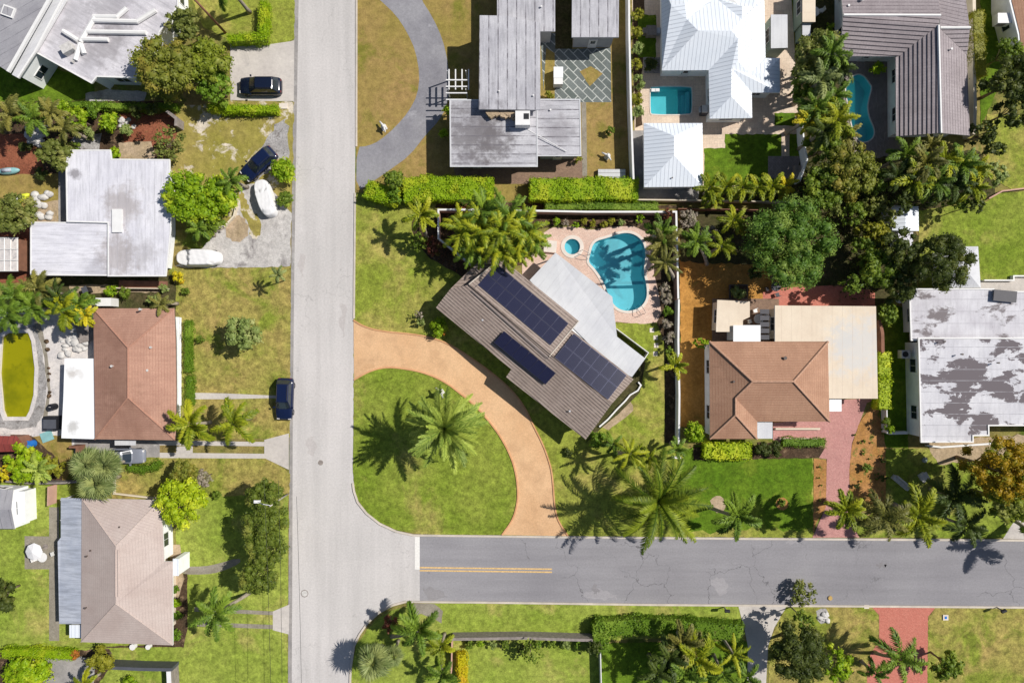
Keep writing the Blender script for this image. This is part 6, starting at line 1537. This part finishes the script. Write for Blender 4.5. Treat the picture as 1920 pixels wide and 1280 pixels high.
r_ = random.Random(31)
for i in range(16):
    x, y = r_.uniform(1602, 1655), r_.uniform(800, 935)
    shrub(x, y, r_.uniform(2.2, 4), .4, 'l_green', 'tiny seedling plant in the orange mulch bed', 'seedling', 'plant', 'seedlings in the orange mulch bed', leaf=.12)
for i, (x, y) in enumerate([(1536,896),(1540,909),(1538,938),(1537,876)]): shrub(x, y, 3, .4, 'l_green', 'tiny seedling plant in the mulch strip left of the brick driveway', 'seedling', 'plant', 'seedlings in the mulch strip', leaf=.12)
for i, (x, m_, nm) in enumerate([(1043,'l_bright','first from the left'),(1060,'l_grey','greyish and second from the left'),(1080,'l_bright','third from the left'),(1095,'l_hedge_y','fourth from the left'),(1112,'l_hedge_y','fifth from the left'),(1134,'l_hedge_y','sixth from the left'),(1146,'l_hedge_y','seventh from the left'),(1165,'l_sage','pale and eighth from the left')]):
    shrub(x, 415 + (i % 3) * 3, 8, 1.0, m_, f'small shrub in the bed north of the pool, {nm}', group='shrubs north of the pool')
for i, (x, y, r2, m_, nm) in enumerate([(1248,540,12,'l_grey','twiggy grey-brown'),(1250,560,13,'l_grey','rounded grey-brown'),(1252,583,12,'l_hedge2','green'),(1251,606,12,'l_grey','grey twiggy'),(1255,632,12,'l_grey','tan twiggy'),(1254,655,8,'l_green','small green')]):
    shrub(x, y, r2, 1.6, m_, f'{nm} shrub in the bed east of the pool, number {i + 1} from the north', group='shrubs east of the pool', dens=.8)
for i, (x, y, nm) in enumerate([(1194,60,'topmost'),(1197,90,'second'),(1192,120,'third'),(1200,150,'fourth'),(1197,185,'fifth'),(1199,208,'lowest'),(1197,25,'corner')]):
    shrub(x, y, 13, 2.2, 'l_sage' if i % 2 else 'l_hedge_y', f'{nm} of the pale green shrubs along the tall white boundary wall', group='shrubs along the white wall', dens=.8)
shrub(1220,122,15,1.5,'l_dark','dark low shrub between the pale shrubs and the white metal roof')
shrub(1465,223,6,.8,'l_hedge','small bright plant on the little square lawn')
shrub(1648,127,14,1.8,'l_hedge','bright green plant in the shaded courtyard corner')
shrub(1556,50,10,1.6,'l_bright','green plant against the blue-shaded wall of the tiled house')
shrub(838,205,9,2,'l_hedge','upper round bush at the west corner of the grey flat house'); shrub(832,250,11,2,'l_hedge','lower round bush at the west corner of the grey flat house')
shrub(1145,243,9,1.4,'l_green','small shrub in the shade beside the boundary wall'); shrub(1083,296,9,1.4,'l_hedge_y','small round shrub at the corner of the east wing')
shrub(1032,176,10,1.2,'l_hedge_y','small shrub beside the diamond-patterned patio')
shrub(305,540,9,1.2,'l_sage','grey-green shrub beside the porch'); shrub(347,545,9,1,'l_green','small plant on the lawn below the yellow shrub')
for i, (x, y, r2, m_, nm) in enumerate([(160,560,12,'l_green','west'),(205,545,13,'l_bright','middle'),(232,548,13,'l_green','east'),(282,560,11,'l_sage','far east')]):
    shrub(x, y, r2, 1.5, m_, f'{nm} shrub in the strip between the two left houses', group='shrubs between the left houses')
for i, (x, y, r2, m_, nm) in enumerate([(55,200,20,'l_green','first'),(85,200,18,'l_olive2','second'),(120,202,16,'l_bright','third'),(170,205,16,'l_hedge2','fourth'),(20,205,20,'l_olive2','leftmost'),(255,208,16,'l_dark','fifth, dark'),(285,205,14,'l_dark','last, dark')]):
    shrub(x, y, r2, 2.2, m_, f'{nm} bush in the shaded row along the left garden hedge', group='bushes along the left garden hedge')
for i, (x, y, r2, m_, nm) in enumerate([(45,275,12,'l_dark','dark'),(140,275,12,'l_green','green'),(165,250,13,'l_sage','pale'),(212,285,12,'l_hedge','bright yellow-green'),(75,325,14,'l_dark','very dark'),(262,255,9,'l_red','reddish')]):
    shrub(x, y, r2, 1.5, m_, f'{nm} shrub inside the left garden', group='shrubs inside the left garden')
for i, (x, y, r2, m_, nm) in enumerate([(329,1105,9,'l_hedge2','uppermost'),(330,1130,9,'l_hedge','second'),(331,1155,11,'l_hedge2','third'),(329,1192,11,'l_hedge2','lowest')]):
    shrub(x, y, r2, 1.2, m_, f'{nm} of the small shrubs along the east wall of the taupe house', group='shrubs along the taupe house')
for i, (x, y, r2, m_) in enumerate([(880,1209,9,'l_green'),(902,1208,9,'l_bright'),(925,1210,9,'l_sage'),(948,1208,9,'l_green'),(1010,1208,8,'l_hedge2'),(1035,1209,9,'l_green'),(1062,1208,10,'l_sage'),(1085,1208,9,'l_hedge2')]):
    shrub(x, y, r2, 1.2, m_, 'low shrub in the row along the south side of the grey board fence', group='shrubs along the grey board fence')
tree(995,1222,24,3,'l_green','loose green bush on the fenced lawn south of the cross street', dens=.6, core=.4)
tree(980,1216,14,2,'l_dark','dark bush on the fenced lawn south of the cross street')
tree(728,1168,18,2.6,'l_red','dark purple bush at the rounded street corner')
tree(1115,1215,16,2.5,'l_dark','dark bush in the corner of the fenced lawn')
tree(1292,410,20,2,'l_grey','grey twiggy bush in the yard corner by the peach wall', dens=.7); tree(1330,440,20,2.2,'l_grey','sparse grey bush left of the small palms', dens=.6)
tree(1252,402,12,2.2,'l_red','dark red bush against the corner of the peach wall'); tree(1200,410,10,1.4,'l_bright','small green bush at the north tip of the pool')
tree(870,382,18,1.8,'l_red','reddish low bush between the hedge and the garden wall'); tree(1390,420,20,3,'l_hedge_y','yellow-green bush west of the mango tree'); tree(1415,510,16,3,'l_dark','dark bush at the lower left of the mango tree')
tree(1610,60,14,2,'l_green','small tree against the west wall of the tiled house') if False else None
for i, (x, y, r2, m_, nm) in enumerate([(1500,365,18,'l_dark','leftmost'),(1640,340,26,'l_green','second'),(1690,380,22,'l_dark','third'),(1640,385,26,'l_olive2','fourth'),(1600,400,24,'l_green','fifth'),(1745,370,20,'l_dark','sixth'),(1800,378,22,'l_green','seventh'),(1828,385,16,'l_dark','rightmost'),(1560,395,18,'l_olive2','lowest'),(1525,330,20,'l_dark','upper left'),(1620,465,24,'l_green','lower middle'),(1600,530,22,'l_green','southernmost'),(1665,410,20,'l_olive2','innermost')]):
    tree(x, y, r2, 4 + (i % 3), m_, f'{nm} bushy tree in the thicket behind the grey tiled house', group='bushy trees in the right-hand thicket')
cover([(1500,240),(1585,190),(1600,300),(1700,292),(1840,285),(1850,365),(1720,395),(1690,420),(1640,430),(1640,560),(1570,565),(1590,480),(1500,385)], 'l_dark', 'dark ground planting under the right-hand thicket', 20, .26, .7)
cover([(0,192),(300,195),(300,215),(225,225),(190,250),(120,262),(60,250),(0,246)], 'l_green', 'mixed low planting across the left garden', 10, .2, .4)
cover([(770,425),(825,450),(875,500),(860,515),(800,480)], 'l_red', 'dark red low planting outside the bent garden wall', 14, .18, .4)
cover([(826,400),(980,400),(1000,430),(975,490),(900,490),(830,445)], 'l_dark', 'dark low planting under the areca palm clump', 14, .2, .4)
cover([(1312,355),(1500,352),(1500,374),(1312,374)], 'l_green', 'low planting under the row of yellow-green palms', 12, .2, .4)

# ------------------------------------------------------------------ palms
palm('date', 834, 803, 66, 6.8, 'large date palm with radiating fronds on the corner lawn', base=(845,790))
palm('coconut', 1234, 940, 80, 6.0, 'huge yellow-green coconut palm overhanging the cross street', n=34, base=(1217,922), mat='p_coco')
palm('plume', 790, 403, 28, 5.2, 'leaning palm with eight fronds at the bent garden wall', base=(801,447), n=9, mat='p_lime')
for i, (x, y, r2, h_, m_, nm) in enumerate([(905,432,44,5.5,'p_lime','central left'),(955,405,42,5.8,'p_green','upper middle'),(985,432,40,5.5,'p_lime','right'),(870,430,40,5,'p_lime','leftmost'),(935,468,40,5,'p_lime','lower middle'),(905,392,36,5.5,'p_green','uppermost'),(998,452,32,4.8,'p_green','lower right'),(940,430,40,6.2,'p_lime','tallest middle'),(885,465,32,4.6,'p_green','lower left'),(970,470,30,4.6,'p_lime','southernmost')]):
    palm('areca', x, y, r2, h_, f'{nm} palm of the dense areca clump behind the solar house', mat=m_, group='areca palm clump', n=16)
palm('plume', 357, 795, 36, 4.2, 'yellow-green palm against the corner of the brown shingle roof', mat='p_lime', n=8)
palm('royal', 438, 793, 37, 4.8, 'green star-shaped palm alone on the dry lawn above the driveway strips', mat='p_lime', n=9)
palm('royal', 403, 1150, 40, 5.5, 'windswept palm beside the driveway strips with a leaning trunk', base=(467,1111), mat='p_green', n=10)
palm('plume', 1382, 968, 38, 6.5, 'dark green palm at the street edge on the deep green lawn', base=(1330,950), mat='p_green', n=8)
palm('plume', 1585, 957, 30, 7.0, 'compact bushy palm over the red brick driveway', base=(1547,941), mat='p_lime', n=12)
palm('royal', 1655, 968, 40, 6.5, 'wispy palm just right of the brick driveway mouth', base=(1608,945), mat='p_brown', n=13)
palm('plume', 1722, 967, 42, 5, 'bright palm with thick plumes by the cross street', mat='p_lime', n=8)
palm('royal', 1790, 930, 42, 4.5, 'dark shaded palm left of the golden tree', mat='p_dark', n=12)
palm('royal', 1812, 985, 34, 3.5, 'low shaded palm at the kerb left of the golden tree', mat='p_dark', n=9)
palm('royal', 1972, 1026, 44, 5.2, 'leaning palm at the right edge that shades the cross street', base=(1897,973), mat='p_green', n=11)
palm('royal', 1242, 435, 28, 4.8, 'upper feathery palm right of the free-form pool', mat='p_green', n=11)
palm('royal', 1243, 455, 30, 5, 'middle feathery palm right of the free-form pool', mat='p_brown', n=11)
palm('coconut', 1247, 492, 30, 5.5, 'lower palm with a thin pale trunk right of the pool', base=(1264,525), mat='p_brown', n=13)
palm('royal', 1307, 452, 28, 4.5, 'left small palm in the shaded yard west of the mango tree', base=(1325,495), mat='p_green', n=10)
palm('royal', 1354, 461, 25, 4, 'right small palm in the shaded yard west of the mango tree', mat='p_lime', n=9)
palm('plume', 1376, 412, 22, 4, 'yellow-green palm by the thin brown fence', mat='p_lime', n=8)
palm('plume', 1266, 685, 22, 3.5, 'small palm growing over the pale boundary wall', mat='p_lime', n=7)
palm('royal', 1268, 843, 20, 3, 'small palm at the south end of the pale boundary wall', mat='p_green', n=7)
palm('coconut', 1182, 850, 31, 5.5, 'palm south of the solar house with a long shadow', base=(1158,848), mat='p_lime', n=13)
palm('royal', 1150, 832, 19, 3.2, 'low palm next to the dense shrub at the solar house tip', mat='p_green', n=8)
palm('royal', 1218, 858, 18, 3, 'small palm north-west of the huge coconut palm', mat='p_lime', n=8)
for i, (x, y, r2, nm) in enumerate([(1330,352,24,'first'),(1362,350,22,'second'),(1392,352,22,'third'),(1420,352,22,'fourth'),(1448,350,22,'fifth'),(1474,348,20,'sixth'),(1338,372,16,'low extra')]):
    palm('plume', x, y, r2, 2.8, f'{nm} from the left of the yellow-green palms south of the little green lawn', mat='p_yellow' if i == 5 else 'p_lime', n=8, group='row of yellow-green palms')
palm('plume', 785, 1182, 38, 4.6, 'broad-fronded palm at the rounded south corner', mat='p_green', n=8, base=(735,1192))
palm('royal', 826, 1213, 26, 3.5, 'narrow palm at the west end of the grey board fence', mat='p_lime', n=8)
palm('royal', 828, 1266, 28, 3.2, 'low palm below the short brown fence', mat='p_green', n=8)
palm('fan', 702, 1238, 38, 4.0, 'silvery fan palm closest to the street at the bottom', mat='p_silver', n=26, name='fan_palm')
palm('fan', 738, 1228, 24, 3.2, 'smaller fan palm right of the silvery fan palm', mat='p_silver', n=18, name='fan_palm')
for i, (x, y, r2, nm, m_) in enumerate([(1280,1205,34,'upper left','p_brown'),(1305,1232,40,'central','p_lime'),(1255,1235,34,'left','p_dark'),(1285,1265,36,'lower','p_green'),(1232,1262,28,'lower left','p_dark')]):
    palm('plume' if i < 2 else 'royal', x, y, r2, 4.5, f'{nm} palm of the group below the long dense hedge', mat=m_, n=9, group='palms below the long hedge')
palm('coconut', 1375, 1225, 34, 4.2, 'bright spiky palm left of the concrete driveway', mat='p_lime', n=11)
palm('coconut', 1355, 1262, 34, 3.8, 'lower spiky palm left of the concrete driveway', mat='p_green', n=11)
palm('royal', 1400, 1270, 28, 3.5, 'small palm at the bottom of the concrete driveway', mat='p_green', n=8)
palm('royal', 1685, 1232, 40, 5, 'palm with sweeping fronds over the red clay driveway', base=(1640,1222), mat='p_green', n=10)
palm('royal', 1640, 1262, 22, 3, 'small palm left of the sweeping palm', mat='p_green', n=7)
palm('royal', 520, 515, 14, 4, 'small wispy palm on a thin trunk beside the street', base=(534,526), mat='p_silver', n=9, tw=.06)
palm('royal', 432, 338, 24, 4.2, 'small palm poking out of the bright green tree beside the navy SUV', mat='p_green', n=9)
palm('royal', 372, 428, 22, 3.4, 'small palm at the south edge of the bright green tree', mat='p_green', n=8)
palm('royal', 301, 570, 18, 3.2, 'orange-brown palm at the north-east corner of the brown shingle roof', mat='p_brown', n=9)
palm('royal', 425, -30, 34, 6, 'palm beyond the top edge whose shadow falls on the hedged lawn', mat='p_green', n=10)
palm('fan', 168, 870, 38, 4.6, 'upper left silvery fan palm of the cluster above the taupe roof', n=34, name='fan_palm', group='silvery fan palm cluster')
palm('fan', 200, 872, 34, 4.4, 'upper right silvery fan palm of the cluster above the taupe roof', n=30, name='fan_palm', group='silvery fan palm cluster')
palm('fan', 185, 905, 38, 4.4, 'lower silvery fan palm of the cluster above the taupe roof', n=32, name='fan_palm', group='silvery fan palm cluster')
for i, (x, y, r2, nm, m_, k_) in enumerate([(28,555,30,'upper left','p_green','royal'),(72,540,32,'top','p_brown','royal'),(15,590,30,'lower left','p_green','royal'),(60,575,28,'lower right','p_green','royal'),(112,560,28,'middle','p_dark','areca'),(122,583,30,'trailing bright','p_lime','plume'),(148,572,26,'right','p_green','royal'),(160,590,18,'small yellow','p_yellow','plume')]):
    palm(k_, x, y, r2, 4, f'{nm} palm of the grove above the algae pool', mat=m_, n=11, group='palms above the algae pool')
for i, (x, y, r2, nm, m_) in enumerate([(18,215,30,'leftmost','p_brown'),(62,222,28,'second','p_green'),(95,212,26,'third','p_brown'),(120,240,26,'lower','p_brown')]):
    palm('royal', x, y, r2, 4.2, f'{nm} palm in the left garden', mat=m_, n=10, group='palms in the left garden')
palm('royal', 72, 880, 24, 3.4, 'grey-green palm in front of the dense foliage at the left', mat='p_date', n=11)
palm('plume', 158, 1285, 22, 2.6, 'small palm at the bottom edge beside the grey terrace', mat='p_lime', n=7)
palm('royal', 1300, 1030, 1, 1, 'x') if False else None
for i, (x, y, r2, h_, nm, m_, k_) in enumerate([(1558,100,32,7,'north-west','p_green','royal'),(1575,128,30,6.5,'near the tiled roof corner','p_dark','royal'),(1540,150,32,6.5,'pale-centred','p_silver','royal'),(1565,180,30,6,'beside the courtyard pool','p_green','royal'),(1530,200,30,6,'north-south middle','p_green','royal'),(1518,225,24,5.5,'bright yellow','p_yellow','plume'),(1570,225,34,6.5,'west of the pool curve','p_lime','royal'),(1545,245,30,6,'shaded lower','p_dark','royal'),(1585,255,28,5.5,'south of the pool curve','p_brown','royal')]):
    palm(k_, x, y, r2, h_, f'{nm} palm in the grove west of the courtyard pool', mat=m_, n=11, group='palm grove west of the courtyard pool')
for i, (x, y, r2, h_, nm, m_, k_) in enumerate([(1700,290,30,5,'first','p_green','plume'),(1735,305,32,5.5,'second','p_brown','plume'),(1770,300,30,5,'third','p_lime','plume'),(1802,308,30,5,'fourth','p_green','plume'),(1830,318,26,4.5,'fifth','p_lime','plume'),(1715,335,34,5,'lower first','p_lime','plume'),(1752,340,32,5,'lower second','p_green','plume'),(1790,345,30,4.8,'lower third','p_dark','royal'),(1825,350,26,4.5,'lower fourth','p_lime','plume'),(1745,272,22,4,'upper','p_brown','royal'),(1682,330,26,5,'westernmost','p_dark','royal')]):
    palm(k_, x, y, r2, h_, f'{nm} palm of the thicket south of the grey tiled house', mat=m_, n=11, group='palms south of the grey tiled house')
